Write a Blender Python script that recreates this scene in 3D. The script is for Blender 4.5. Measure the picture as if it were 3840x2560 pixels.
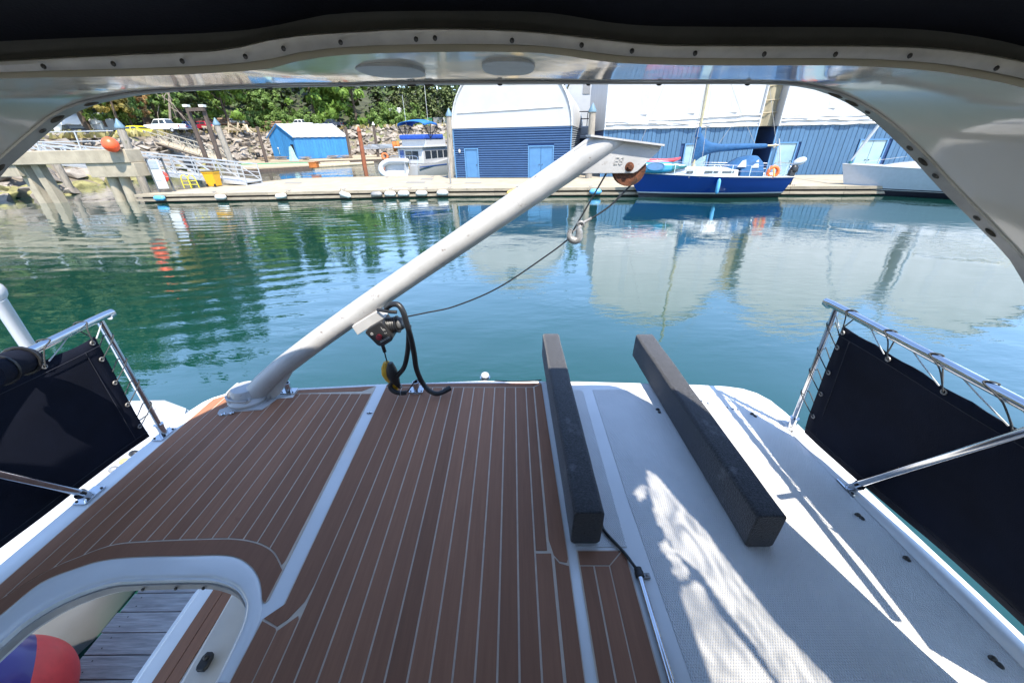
import bpy, bmesh, math, random
from mathutils import Vector, Matrix, noise
from mathutils.geometry import tessellate_polygon
R = math.radians
rnd = random.Random(7)
for o in list(bpy.data.objects): bpy.data.objects.remove(o)
SC = bpy.context.scene
COL = SC.collection

# ------------------------------------------------------------------ camera, sky, sun, exposure
F, CX, CY = 1417.0, 1920.0, 1280.0          # focal length and centre measured on the 3840 px wide photograph
PITCH, HEEL, EYE, H = R(28.2), R(1.04), 3.4, 1.45   # camera pitch, heel of the yacht, eye above water, eye above deck
cP, sP = math.cos(PITCH), math.sin(PITCH)
BOAT = Matrix.Translation((0, 0, EYE)) @ Matrix.Rotation(HEEL, 4, 'Y')
cam_d = bpy.data.cameras.new('camera'); cam = bpy.data.objects.new('camera', cam_d); COL.objects.link(cam)
cam_d.sensor_width = 36; cam_d.lens = 36*F/3840; cam_d.clip_start = 0.02; cam_d.clip_end = 3000
cam.matrix_world = BOAT @ Matrix.Rotation(R(90)-PITCH, 4, 'X')
SC.camera = cam
SUN = Vector((0.297, -0.524, 1.0)).normalized()
elev = math.asin(SUN.z); azim = math.atan2(SUN.x, SUN.y)
w = bpy.data.worlds.new('World'); SC.world = w; w.use_nodes = True
nt = w.node_tree; nt.nodes.clear()
sky = nt.nodes.new('ShaderNodeTexSky'); sky.sky_type = 'NISHITA'; sky.sun_disc = False
sky.sun_elevation = elev; sky.sun_rotation = azim; sky.air_density = 1.0; sky.dust_density = 0.3; sky.ozone_density = 1.5; sky.altitude = 1200
bg = nt.nodes.new('ShaderNodeBackground'); bg.inputs[1].default_value = 0.14
out = nt.nodes.new('ShaderNodeOutputWorld'); nt.links.new(sky.outputs[0], bg.inputs[0]); nt.links.new(bg.outputs[0], out.inputs[0])
sl = bpy.data.lights.new('sun', 'SUN'); sl.energy = 2.9; sl.angle = R(0.6); sl.color = (1.0, 0.94, 0.83)
so = bpy.data.objects.new('sun', sl); COL.objects.link(so); so.location = (8, -14, 27)
so.rotation_euler = SUN.to_track_quat('Z', 'Y').to_euler()
vs = SC.view_settings; vs.view_transform = 'Standard'; vs.look = 'None'; vs.gamma = 1; vs.exposure = 1.86; vs.use_curve_mapping = False
SC.render.engine = 'CYCLES'
SC.cycles.max_bounces = 8; SC.cycles.diffuse_bounces = 4; SC.cycles.glossy_bounces = 4; SC.cycles.transparent_max_bounces = 12
SC.cycles.caustics_reflective = False; SC.cycles.caustics_refractive = False

# ------------------------------------------------------------------ where a photo point lies in the place
def ray(x, y):
    u, v = (x-CX)/F, (y-CY)/F
    return Vector((u, cP-v*sP, -sP-v*cP))
def D(x, y, z=0.0):                    # on the yacht, at height z above its aft deck (yacht frame, origin at the eye)
    d = ray(x, y); return d*((H-z)/-d.z)
def BY(x, y, Y): d = ray(x, y); return d*(Y/d.y)     # yacht frame, at distance Y
def wray(x, y): return Matrix.Rotation(HEEL, 3, 'Y') @ ray(x, y)
def Wz(x, y, z=0.0):                   # world, on the level plane z
    d = wray(x, y); p = d*((z-EYE)/d.z); return Vector((p.x, p.y, z))
def WY(x, y, Y): d = wray(x, y); p = d*(Y/d.y); return Vector((p.x, p.y, p.z+EYE))

# ------------------------------------------------------------------ mesh helpers
def bez(pts, n=6):                     # smooth curve through points
    P = [Vector(p) for p in pts]; out = []
    for i in range(len(P)-1):
        a = P[max(i-1, 0)]; b = P[i]; c = P[i+1]; d = P[min(i+2, len(P)-1)]
        for k in range(n):
            t = k/n
            out.append(0.5*((2*b)+(c-a)*t+(2*a-5*b+4*c-d)*t*t+(3*b-a-3*c+d)*t**3))
    out.append(P[-1]); return out
def resample(pts, n):
    P = [Vector(p) for p in pts]; L = [0]
    for a, b in zip(P, P[1:]): L.append(L[-1]+(b-a).length)
    res = []; j = 0
    for i in range(n):
        s = L[-1]*i/(n-1)
        while j < len(P)-2 and L[j+1] < s: j += 1
        seg = L[j+1]-L[j]; t = 0 if seg == 0 else (s-L[j])/seg
        res.append(P[j].lerp(P[j+1], min(1, max(0, t))))
    return res
class MB:
    def __init__(s): s.v = []; s.f = []
    def add(s, vs, fs):
        o = len(s.v); s.v += [Vector(p) for p in vs]; s.f += [tuple(i+o for i in f) for f in fs]; return s
    def box(s, x0, x1, y0, y1, z0, z1):
        return s.add([(x, y, z) for z in (z0, z1) for y in (y0, y1) for x in (x0, x1)],
                     [(0, 2, 3, 1), (4, 5, 7, 6), (0, 1, 5, 4), (2, 6, 7, 3), (0, 4, 6, 2), (1, 3, 7, 5)])
    def bar(s, p, q, w, h, up=(0, 0, 1)):
        p, q = Vector(p), Vector(q); d = (q-p).normalized(); sd = d.cross(Vector(up))
        if sd.length < 1e-4: sd = d.cross(Vector((0, 1, 0)))
        sd.normalize(); u = sd.cross(d).normalized(); sd = sd*w/2; u = u*h/2
        v = [p-sd-u, p+sd-u, p+sd+u, p-sd+u, q-sd-u, q+sd-u, q+sd+u, q-sd+u]
        return s.add(v, [(0, 1, 2, 3), (7, 6, 5, 4), (0, 4, 5, 1), (1, 5, 6, 2), (2, 6, 7, 3), (3, 7, 4, 0)])
    def tube(s, pts, r, n=8, cap=True, sq=1.0):
        P = [Vector(p) for p in pts]; m = len(P); rs = r if isinstance(r, (list, tuple)) else [r]*m
        t0 = (P[1]-P[0]).normalized(); a = t0.orthogonal().normalized(); rings = []; prev = t0
        for i in range(m):
            t = (P[min(i+1, m-1)]-P[max(i-1, 0)]).normalized()
            a = (prev.rotation_difference(t) @ a); a = (a-t*a.dot(t)).normalized(); prev = t
            b = t.cross(a)
            rings.append([P[i]+(a*math.cos(6.28319*k/n)+b*math.sin(6.28319*k/n)*sq)*rs[i] for k in range(n)])
        return s.loft(rings, True, cap)
    def loft(s, rings, closed=True, cap=False):
        n = len(rings[0]); m = len(rings); vs = [p for r in rings for p in r]; fs = []
        for i in range(m-1):
            for k in range(n if closed else n-1):
                k2 = (k+1) % n
                fs.append((i*n+k, i*n+k2, (i+1)*n+k2, (i+1)*n+k))
        if cap: fs.append(tuple(range(n-1, -1, -1))); fs.append(tuple((m-1)*n+k for k in range(n)))
        return s.add(vs, fs)
    def lathe(s, c, prof, n=16, axis='Z', cap=True):
        M = {'Z': Matrix.Identity(3), 'Y': Matrix.Rotation(R(-90), 3, 'X'), 'X': Matrix.Rotation(R(90), 3, 'Y')}[axis] if isinstance(axis, str) else Vector((0, 0, 1)).rotation_difference(Vector(axis)).to_matrix()
        c = Vector(c)
        return s.loft([[c+M @ Vector((r*math.cos(6.28319*k/n), r*math.sin(6.28319*k/n), h)) for k in range(n)] for r, h in prof], True, cap)
    def ell(s, c, r, nu=14, nv=8, rot=None):
        c = Vector(c); rings = []
        for j in range(nv+1):
            a = math.pi*(0.02+0.96*j/nv)-math.pi/2
            rings.append([c+((rot @ p) if rot else p) for p in (Vector((r[0]*math.cos(a)*math.cos(6.28319*k/nu), r[1]*math.cos(a)*math.sin(6.28319*k/nu), r[2]*math.sin(a))) for k in range(nu))])
        return s.loft(rings, True, True)
    def prism(s, poly, z0, z1, holes=(), fn=None):
        fn = fn or (lambda x, y, z: Vector((x, y, z)))
        loops = [list(poly)]+[list(h) for h in holes]; o = 0
        tri = tessellate_polygon([[Vector((p[0], p[1], 0)) for p in L] for L in loops])
        pts = [p for L in loops for p in L]; n = len(pts)
        vs = [fn(p[0], p[1], z1) for p in pts]+[fn(p[0], p[1], z0) for p in pts]; fs = []
        for t in tri:
            a, b, c = (pts[i] for i in t)
            if (b[0]-a[0])*(c[1]-a[1])-(b[1]-a[1])*(c[0]-a[0]) < 0: t = t[::-1]
            fs.append(tuple(t)); fs.append((t[2]+n, t[1]+n, t[0]+n))
        for L in loops:
            m = len(L)
            for k in range(m): fs.append((o+k, o+n+k, o+n+(k+1) % m, o+(k+1) % m))
            o += m
        return s.add(vs, fs)
    def torus(s, c, R0, r, nu=24, nv=8, axis='Z'):
        M = {'Z': Matrix.Identity(3), 'Y': Matrix.Rotation(R(90), 3, 'X'), 'X': Matrix.Rotation(R(90), 3, 'Y')}[axis] if isinstance(axis, str) else Vector((0, 0, 1)).rotation_difference(Vector(axis)).to_matrix()
        c = Vector(c)
        rings = [[c+M @ Vector(((R0+r*math.cos(6.28319*k/nv))*math.cos(a), (R0+r*math.cos(6.28319*k/nv))*math.sin(a), r*math.sin(6.28319*k/nv))) for k in range(nv)] for a in (6.28319*j/nu for j in range(nu+1))]
        return s.loft(rings, True, False)
    def mesh(s, name, smooth=False):
        me = bpy.data.meshes.new(name); me.from_pydata([tuple(p) for p in s.v], [], s.f)
        bm = bmesh.new(); bm.from_mesh(me); bmesh.ops.remove_doubles(bm, verts=bm.verts, dist=1e-5); bmesh.ops.recalc_face_normals(bm, faces=bm.faces); bm.to_mesh(me); bm.free()
        if smooth:
            me.shade_smooth(); me.set_sharp_from_angle(angle=R(smooth if smooth > 1 else 40))
        return me
    def build(s, name, m, parent=None, smooth=False, bevel=0):
        b = base_of(parent)
        if b is not None: s.v = [p-b for p in s.v]
        me = s.mesh(name, smooth); me.materials.append(m)
        o = bpy.data.objects.new(name, me); COL.objects.link(o)
        if parent is not None: o.parent = parent
        if bevel:
            q = o.modifiers.new('bevel', 'BEVEL'); q.width = bevel; q.segments = 3; q.limit_method = 'ANGLE'; q.angle_limit = R(35); me.shade_smooth(); me.set_sharp_from_angle(angle=R(50))
        return o
BASE = {}
def base_of(p):
    while p is not None:
        if p.name in BASE: return BASE[p.name]
        p = p.parent
    return None
def tag(o, label, cat, group=None):
    o['label'] = label; o['category'] = cat
    if group: o['group'] = group
    return o
def struct(o, kind='structure'): o['kind'] = kind; return o
def thing(name, label, cat, loc=(0, 0, 0), rz=0, group=None):
    o = bpy.data.objects.new(name, None); COL.objects.link(o); o.empty_display_size = 0.1
    o.location = loc; o.rotation_euler = (0, 0, rz); return tag(o, label, cat, group)
def wthing(name, label, cat, base, group=None):      # parts are given in world coordinates
    o = thing(name, label, cat, base, 0, group); BASE[o.name] = Vector(base); return o
def bthing(name, label, cat, base, group=None):      # a thing on the yacht: parts are given in the yacht frame
    o = thing(name, label, cat, (0, 0, 0), 0, group); o.matrix_world = BOAT @ Matrix.Translation(base); BASE[o.name] = Vector(base); return o
def dup(o, loc=None, rz=None, label=None, parent=None):
    c = o.copy(); COL.objects.link(c)
    if parent is not None: c.parent = parent
    if loc is not None: c.location = loc
    if rz is not None: c.rotation_euler = (0, 0, rz)
    if label: c['label'] = label
    for ch in list(o.children): dup(ch, parent=c)
    return c
# ------------------------------------------------------------------ materials (all procedural)
def M(name, col, rough=0.5, metal=0.0, var=0.12, scale=6.0, bump=0.0, bscale=40.0, coat=0.0, rand=0.0, stretch=(1, 1, 1), stain=None, spec=0.5, transl=0.0, grime=0.0):
    m = bpy.data.materials.new(name); m.use_nodes = True; t = m.node_tree; N = t.nodes; L = t.links
    p = N['Principled BSDF']; p.inputs['Roughness'].default_value = rough; p.inputs['Metallic'].default_value = metal
    p.inputs['Specular IOR Level'].default_value = spec
    if coat: p.inputs['Coat Weight'].default_value = coat; p.inputs['Coat Roughness'].default_value = 0.05
    tc = N.new('ShaderNodeTexCoord'); mp = N.new('ShaderNodeMapping'); mp.inputs['Scale'].default_value = stretch
    L.new(tc.outputs['Object'], mp.inputs[0])
    nz = N.new('ShaderNodeTexNoise'); nz.inputs['Scale'].default_value = scale; nz.inputs['Detail'].default_value = 6; nz.inputs['Roughness'].default_value = 0.6
    L.new(mp.outputs[0], nz.inputs['Vector'])
    mr = N.new('ShaderNodeMapRange'); mr.inputs[1].default_value = 0.3; mr.inputs[2].default_value = 0.7; mr.inputs[3].default_value = 1-var; mr.inputs[4].default_value = 1+var
    L.new(nz.outputs[0], mr.inputs[0]); fac = mr.outputs[0]
    if rand:
        oi = N.new('ShaderNodeObjectInfo'); r2 = N.new('ShaderNodeMapRange'); r2.inputs[3].default_value = 1-rand; r2.inputs[4].default_value = 1+rand
        L.new(oi.outputs['Random'], r2.inputs[0]); ml = N.new('ShaderNodeMath'); ml.operation = 'MULTIPLY'; L.new(fac, ml.inputs[0]); L.new(r2.outputs[0], ml.inputs[1]); fac = ml.outputs[0]
    hs = N.new('ShaderNodeVectorMath'); hs.operation = 'SCALE'; hs.inputs[0].default_value = col[:3]; L.new(fac, hs.inputs['Scale'])
    last = hs.outputs[0]
    if stain:                                   # spots or streaks of another colour: (colour, scale, threshold, stretch)
        sc, ss, th, st = stain
        m2 = N.new('ShaderNodeMapping'); m2.inputs['Scale'].default_value = st; L.new(tc.outputs['Object'], m2.inputs[0])
        n2 = N.new('ShaderNodeTexNoise'); n2.inputs['Scale'].default_value = ss; n2.inputs['Detail'].default_value = 8; n2.inputs['Roughness'].default_value = 0.7; L.new(m2.outputs[0], n2.inputs['Vector'])
        cr = N.new('ShaderNodeMapRange'); cr.inputs[1].default_value = th; cr.inputs[2].default_value = th+0.09; L.new(n2.outputs[0], cr.inputs[0])
        mx = N.new('ShaderNodeMix'); mx.data_type = 'RGBA'; L.new(cr.outputs[0], mx.inputs[0]); L.new(last, mx.inputs[6]); mx.inputs[7].default_value = (*sc, 1); last = mx.outputs[2]
    L.new(last, p.inputs['Base Color'])
    if bump:
        nb = N.new('ShaderNodeTexNoise'); nb.inputs['Scale'].default_value = bscale; nb.inputs['Detail'].default_value = 4; L.new(mp.outputs[0], nb.inputs['Vector'])
        b = N.new('ShaderNodeBump'); b.inputs['Strength'].default_value = 1.0; b.inputs['Distance'].default_value = bump; L.new(nb.outputs[0], b.inputs['Height']); L.new(b.outputs[0], p.inputs['Normal'])
    if transl:
        tr = N.new('ShaderNodeBsdfTranslucent'); L.new(last, tr.inputs[0]); ms = N.new('ShaderNodeMixShader'); ms.inputs[0].default_value = transl
        L.new(p.outputs[0], ms.inputs[1]); L.new(tr.outputs[0], ms.inputs[2]); L.new(ms.outputs[0], N['Material Output'].inputs[0])
    return m
def leaf_mat(name, c1, c2, transl=0.3, scale=0.5):
    m = M(name, c1, 0.55, var=0.25, scale=2.0, transl=transl, spec=0.3); t = m.node_tree; N = t.nodes; L = t.links
    ge = N.new('ShaderNodeNewGeometry'); mx = N.new('ShaderNodeMix'); mx.data_type = 'RGBA'; mx.inputs[6].default_value = (*c1, 1); mx.inputs[7].default_value = (*c2, 1)
    nz = N.new('ShaderNodeTexNoise'); nz.inputs['Scale'].default_value = scale; nz.inputs['Detail'].default_value = 3
    tc = N.new('ShaderNodeTexCoord'); L.new(tc.outputs['Object'], nz.inputs['Vector'])
    ad = N.new('ShaderNodeMath'); ad.operation = 'ADD'; L.new(ge.outputs['Random Per Island'], ad.inputs[0]); L.new(nz.outputs[0], ad.inputs[1])
    mr = N.new('ShaderNodeMapRange'); mr.inputs[1].default_value = 0.35; mr.inputs[2].default_value = 1.15; L.new(ad.outputs[0], mr.inputs[0]); L.new(mr.outputs[0], mx.inputs[0])
    L.new(mx.outputs[2], N['Principled BSDF'].inputs['Base Color'])
    for n in N:
        if n.type == 'BSDF_TRANSLUCENT': L.new(mx.outputs[2], n.inputs[0])
    return m
white = M('gelcoat_white', (0.77, 0.755, 0.73), 0.22, var=0.06, scale=3, coat=0.3, stain=((0.42, 0.41, 0.40), 38, 0.735, (1, 1, 1)))
gloss = M('arch_gelcoat', (0.64, 0.60, 0.54), 0.10, var=0.05, scale=2, coat=0.35, bump=0.006, bscale=2.2)
teak = M('synthetic_teak', (0.29, 0.130, 0.072), 0.62, var=0.10, scale=14, stretch=(6, 0.35, 1), bump=0.0006, bscale=60, rand=0.15, spec=0.3, stain=((0.235, 0.102, 0.055), 3.0, 0.66, (1, 1, 1)))
caulk = M('teak_caulk', (0.62, 0.50, 0.39), 0.7, var=0.12, scale=20)
navy = M('navy_canvas', (0.006, 0.008, 0.017), 0.85, var=0.35, scale=3, bump=0.0008, bscale=300, spec=0.15)
navy_dark = M('canopy_canvas', (0.010, 0.011, 0.016), 0.9, var=0.3, scale=3, bump=0.001, bscale=200, spec=0.1)
valance = M('canopy_edge_binding', (0.085, 0.085, 0.09), 0.8, var=0.2, scale=5, bump=0.0005, bscale=300, spec=0.2)
steel = M('stainless_steel', (0.62, 0.63, 0.65), 0.14, 1.0, var=0.08, scale=10)
alu = M('anodised_trim', (0.34, 0.325, 0.31), 0.45, 0.2, var=0.2, scale=9, stain=((0.12, 0.085, 0.055), 16, 0.68, (1, 1, 1)))
dark_metal = M('dark_screw', (0.07, 0.065, 0.06), 0.45, 0.8, var=0.3, scale=60)
rust = M('rusty_steel', (0.13, 0.045, 0.02), 0.85, 0.2, var=0.5, scale=25, bump=0.002, bscale=60, stain=((0.03, 0.018, 0.012), 18, 0.52, (1, 1, 1)))
rust_blot = M('corroded_blot', (0.05, 0.042, 0.032), 0.9, var=0.6, scale=60, bump=0.003, bscale=90)
galv = M('galvanised_steel', (0.30, 0.29, 0.28), 0.55, 0.6, var=0.35, scale=40, bump=0.001, bscale=90, stain=((0.10, 0.06, 0.04), 30, 0.58, (1, 1, 1)))
boom_paint = M('weathered_white_paint', (0.43, 0.42, 0.41), 0.42, var=0.16, scale=5, bump=0.0006, bscale=70, stain=((0.17, 0.13, 0.105), 16, 0.615, (1, 1.4, 1.4)))
rubber = M('black_rubber', (0.012, 0.012, 0.013), 0.42, var=0.3, scale=20, bump=0.0006, bscale=160)
plastic = M('black_plastic', (0.018, 0.017, 0.017), 0.45, var=0.25, scale=18, bump=0.0005, bscale=120, stain=((0.075, 0.06, 0.045), 9, 0.62, (1, 1, 1)))
red_knob = M('red_plastic', (0.24, 0.012, 0.022), 0.4)
yellow_p = M('yellow_plastic', (0.78, 0.42, 0.02), 0.45, var=0.12, scale=10, stain=((0.25, 0.13, 0.03), 12, 0.66, (1, 1, 1)))
cord = M('lacing_cord', (0.035, 0.038, 0.04), 0.8)
cord_w = M('pale_cord', (0.45, 0.46, 0.46), 0.8)
beige = M('beige_liner', (0.62, 0.56, 0.50), 0.35, var=0.06)
rope_blue = M('blue_rope', (0.02, 0.09, 0.22), 0.8, var=0.3, scale=40)
def nonskid_mat():
    m = M('moulded_nonskid', (0.74, 0.725, 0.70), 0.42, var=0.06, scale=4, stain=((0.50, 0.50, 0.49), 5, 0.66, (1, 1, 1))); t = m.node_tree; N = t.nodes; L = t.links
    tc = N.new('ShaderNodeTexCoord'); hs = []
    for a in (R(28), R(-28)):
        mp = N.new('ShaderNodeMapping'); mp.inputs['Rotation'].default_value = (0, 0, a); L.new(tc.outputs['Object'], mp.inputs[0])
        wv = N.new('ShaderNodeTexWave'); wv.inputs['Scale'].default_value = 42; wv.inputs['Distortion'].default_value = 0.3; L.new(mp.outputs[0], wv.inputs['Vector']); hs.append(wv)
    mn = N.new('ShaderNodeMath'); mn.operation = 'MINIMUM'; L.new(hs[0].outputs['Fac'], mn.inputs[0]); L.new(hs[1].outputs['Fac'], mn.inputs[1])
    b = N.new('ShaderNodeBump'); b.inputs['Strength'].default_value = 0.8; b.inputs['Distance'].default_value = 0.0035; L.new(mn.outputs[0], b.inputs['Height']); L.new(b.outputs[0], N['Principled BSDF'].inputs['Normal'])
    return m
nonskid = nonskid_mat()
def carpet_mat():
    m = M('charcoal_carpet', (0.040, 0.040, 0.043), 0.95, var=0.6, scale=120, bump=0.004, bscale=170, spec=0.1, stain=((0.10, 0.10, 0.105), 7, 0.60, (1, 1, 1)))
    p = m.node_tree.nodes['Principled BSDF']; p.inputs['Sheen Weight'].default_value = 0.6; p.inputs['Sheen Roughness'].default_value = 0.5; p.inputs['Sheen Tint'].default_value = (0.5, 0.5, 0.52, 1)
    return m
carpet = carpet_mat()
def vinyl_mat():
    m = bpy.data.materials.new('clear_vinyl'); m.use_nodes = True; t = m.node_tree; N = t.nodes; L = t.links; N.clear()
    o = N.new('ShaderNodeOutputMaterial'); tr = N.new('ShaderNodeBsdfTransparent'); gl = N.new('ShaderNodeBsdfGlossy'); gl.inputs['Roughness'].default_value = 0.05
    tc = N.new('ShaderNodeTexCoord'); mp = N.new('ShaderNodeMapping'); mp.inputs['Scale'].default_value = (1.0, 1.2, 5.0); mp.inputs['Rotation'].default_value = (R(24), 0, 0); L.new(tc.outputs['Object'], mp.inputs[0])
    wv = N.new('ShaderNodeTexNoise'); wv.inputs['Scale'].default_value = 4.5; wv.inputs['Detail'].default_value = 3; wv.inputs['Distortion'].default_value = 1.2; L.new(mp.outputs[0], wv.inputs['Vector'])
    mr = N.new('ShaderNodeMapRange'); mr.inputs[1].default_value = 0.36; mr.inputs[2].default_value = 0.6; mr.inputs[3].default_value = 0.20; mr.inputs[4].default_value = 0.62; L.new(wv.outputs[0], mr.inputs[0])  # uneven tint puts the wavy light of the sun patches into the vinyl
    cb = N.new('ShaderNodeCombineColor'); [L.new(mr.outputs[0], cb.inputs[i]) for i in range(3)]; L.new(cb.outputs[0], tr.inputs[0])
    ms = N.new('ShaderNodeMixShader'); ms.inputs[0].default_value = 0.06; L.new(tr.outputs[0], ms.inputs[1]); L.new(gl.outputs[0], ms.inputs[2]); L.new(ms.outputs[0], o.inputs[0]); return m
vinyl = vinyl_mat()
def water_mat():
    m = bpy.data.materials.new('harbour_water'); m.use_nodes = True; t = m.node_tree; N = t.nodes; L = t.links; p = N['Principled BSDF']
    p.inputs['Roughness'].default_value = 0.015; p.inputs['IOR'].default_value = 1.75
    tc = N.new('ShaderNodeTexCoord'); nc = N.new('ShaderNodeTexNoise'); nc.inputs['Scale'].default_value = 0.12; L.new(tc.outputs['Object'], nc.inputs['Vector'])
    mx = N.new('ShaderNodeMix'); mx.data_type = 'RGBA'; L.new(nc.outputs[0], mx.inputs[0]); mx.inputs[6].default_value = (0.003, 0.036, 0.028, 1); mx.inputs[7].default_value = (0.005, 0.050, 0.037, 1); L.new(mx.outputs[2], p.inputs['Base Color'])
    def nz(scale, st=(1, 1, 1), rot=0, det=2, dist=0.0):
        mp = N.new('ShaderNodeMapping'); mp.inputs['Scale'].default_value = st; mp.inputs['Rotation'].default_value = (0, 0, rot); L.new(tc.outputs['Object'], mp.inputs[0])
        n = N.new('ShaderNodeTexNoise'); n.inputs['Scale'].default_value = scale; n.inputs['Detail'].default_value = det; n.inputs['Distortion'].default_value = dist; L.new(mp.outputs[0], n.inputs['Vector']); return n.outputs[0]
    def mul(a, k):
        q = N.new('ShaderNodeMath'); q.operation = 'MULTIPLY'; L.new(a, q.inputs[0])
        if isinstance(k, float): q.inputs[1].default_value = k
        else: L.new(k, q.inputs[1])
        return q.outputs[0]
    def add(a, b): q = N.new('ShaderNodeMath'); q.operation = 'ADD'; L.new(a, q.inputs[0]); L.new(b, q.inputs[1]); return q.outputs[0]
    # ripples of a passing wake, dying out to the right; plus small wind ripples in patches
    sx = N.new('ShaderNodeSeparateXYZ'); L.new(tc.outputs['Object'], sx.inputs[0])
    fade = N.new('ShaderNodeMapRange'); fade.inputs[1].default_value = -1.0; fade.inputs[2].default_value = -9.0; fade.inputs[3].default_value = 0.10; fade.inputs[4].default_value = 1.0; L.new(sx.outputs[0], fade.inputs[0])
    mp = N.new('ShaderNodeMapping'); mp.inputs['Location'].default_value = (14, -44, 0); L.new(tc.outputs['Object'], mp.inputs[0])
    wv = N.new('ShaderNodeTexWave'); wv.wave_type = 'RINGS'; wv.rings_direction = 'Z'; wv.inputs['Scale'].default_value = 0.42; wv.inputs['Distortion'].default_value = 9.0; wv.inputs['Detail'].default_value = 2; wv.inputs['Detail Scale'].default_value = 0.35; L.new(mp.outputs[0], wv.inputs['Vector'])
    patch = N.new('ShaderNodeMapRange'); patch.inputs[1].default_value = 0.42; patch.inputs[2].default_value = 0.62; patch.inputs[3].default_value = 0.25; L.new(nz(0.22, (1, 1.6, 1)), patch.inputs[0])
    h = mul(mul(mul(wv.outputs['Fac'], fade.outputs[0]), patch.outputs[0]), 0.0105)
    h = add(h, mul(mul(nz(3.2, (0.55, 1.4, 1), 0.15, 2), patch.outputs[0]), 0.010))
    h = add(h, mul(mul(nz(11.0, (0.6, 1.5, 1), -0.1, 2), patch.outputs[0]), 0.0022))
    h = add(h, mul(nz(0.7, (1, 1, 1), 0, 1), 0.014))
    b = N.new('ShaderNodeBump'); b.inputs['Strength'].default_value = 1.0; b.inputs['Distance'].default_value = 1.0; L.new(h, b.inputs['Height']); L.new(b.outputs[0], p.inputs['Normal'])
    p.inputs['Specular IOR Level'].default_value = 0.0; p.inputs['Roughness'].default_value = 0.6
    gl = N.new('ShaderNodeBsdfGlossy'); gl.inputs['Roughness'].default_value = 0.012; gl.inputs['Color'].default_value = (0.97, 0.98, 1, 1); L.new(b.outputs[0], gl.inputs['Normal'])
    lw = N.new('ShaderNodeLayerWeight'); lw.inputs['Blend'].default_value = 0.5; L.new(b.outputs[0], lw.inputs['Normal'])
    pw_ = N.new('ShaderNodeMath'); pw_.operation = 'POWER'; L.new(lw.outputs['Facing'], pw_.inputs[0]); pw_.inputs[1].default_value = 2.5
    ma = N.new('ShaderNodeMath'); ma.operation = 'MULTIPLY_ADD'; ma.use_clamp = True; L.new(pw_.outputs[0], ma.inputs[0]); ma.inputs[1].default_value = 0.97; ma.inputs[2].default_value = 0.03
    ms = N.new('ShaderNodeMixShader'); L.new(ma.outputs[0], ms.inputs[0]); L.new(p.outputs[0], ms.inputs[1]); L.new(gl.outputs[0], ms.inputs[2]); L.new(ms.outputs[0], N['Material Output'].inputs[0])
    return m
water_m = water_mat()
# harbour materials
wood_tan = M('weathered_deck', (0.42, 0.365, 0.27), 0.85, var=0.16, scale=1.2, bump=0.004, bscale=20, stain=((0.36, 0.31, 0.23), 0.8, 0.60, (1, 2, 1)))
wood_fascia = M('dock_timber', (0.36, 0.30, 0.22), 0.9, var=0.3, scale=5, stretch=(0.3, 1, 3), bump=0.006, bscale=16, rand=0.15, stain=((0.10, 0.08, 0.06), 3, 0.62, (0.4, 1, 1)))
float_black = M('float_black', (0.02, 0.02, 0.018), 0.7, var=0.4)
grey_plank = M('grey_dock_plank', (0.27, 0.265, 0.26), 0.88, var=0.32, scale=10, stretch=(0.5, 7, 1), bump=0.003, bscale=18, rand=0.12, stain=((0.13, 0.125, 0.12), 5, 0.62, (0.4, 5, 1)))
pile_grey = M('weathered_pile', (0.34, 0.30, 0.25), 0.9, var=0.3, scale=4, stretch=(3, 3, 0.5), bump=0.01, bscale=10, stain=((0.13, 0.13, 0.07), 2.2, 0.60, (1, 1, 0.7)))
pile_dark = M('creosoted_pile', (0.085, 0.062, 0.05), 0.9, var=0.4, scale=4, stretch=(3, 3, 0.5), bump=0.01, bscale=10)
pile_red = M('rusted_pile', (0.26, 0.085, 0.04), 0.9, var=0.35, scale=4, stretch=(2, 2, 0.6), bump=0.006, bscale=12)
cap_blue = M('pile_cap_blue', (0.14, 0.24, 0.31), 0.5)
concrete = M('pier_concrete', (0.42, 0.36, 0.265), 0.9, var=0.2, scale=1.5, bump=0.006, bscale=12, stain=((0.28, 0.25, 0.17), 2, 0.58, (3, 3, 0.4)))
alu_grey = M('gangway_aluminium', (0.60, 0.61, 0.62), 0.42, 0.35, var=0.1)
blue_rib = M('blue_metal_siding', (0.068, 0.145, 0.30), 0.5, var=0.08, scale=1.5, rand=0.05, stain=((0.095, 0.18, 0.34), 1.3, 0.62, (0.6, 1, 1)))
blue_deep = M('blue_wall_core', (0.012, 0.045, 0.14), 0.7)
blue_board = M('blue_painted_board', (0.060, 0.150, 0.275), 0.6, var=0.12, scale=2.5, rand=0.07, stretch=(4, 4, 0.5), stain=((0.08, 0.18, 0.31), 1.2, 0.62, (4, 4, 0.3)))
blue_trim = M('blue_trim', (0.10, 0.25, 0.46), 0.5, var=0.08)
blue_door = M('blue_door_paint', (0.080, 0.22, 0.43), 0.45, var=0.1, scale=2, stain=((0.05, 0.17, 0.40), 3, 0.63, (1, 1, 1)))
pale_door = M('pale_glazed_door', (0.30, 0.45, 0.52), 0.12, var=0.12, scale=1.0)
vinyl_white = M('white_vinyl_cover', (0.42, 0.425, 0.43), 0.55, var=0.07, scale=0.6, bump=0.02, bscale=1.4, stain=((0.42, 0.43, 0.42), 0.9, 0.64, (1, 1, 0.3)))
vinyl_fold = M('white_vinyl_fold', (0.54, 0.545, 0.55), 0.5, var=0.08, scale=2, bump=0.05, bscale=2.2, stretch=(0.35, 1, 3))
tarp_beige = M('beige_tarp', (0.44, 0.38, 0.26), 0.8, var=0.18, scale=1.2, bump=0.04, bscale=1.2, transl=0.2)
hull_white = M('hull_white', (0.58, 0.59, 0.60), 0.15, var=0.04, coat=0.5)
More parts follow.
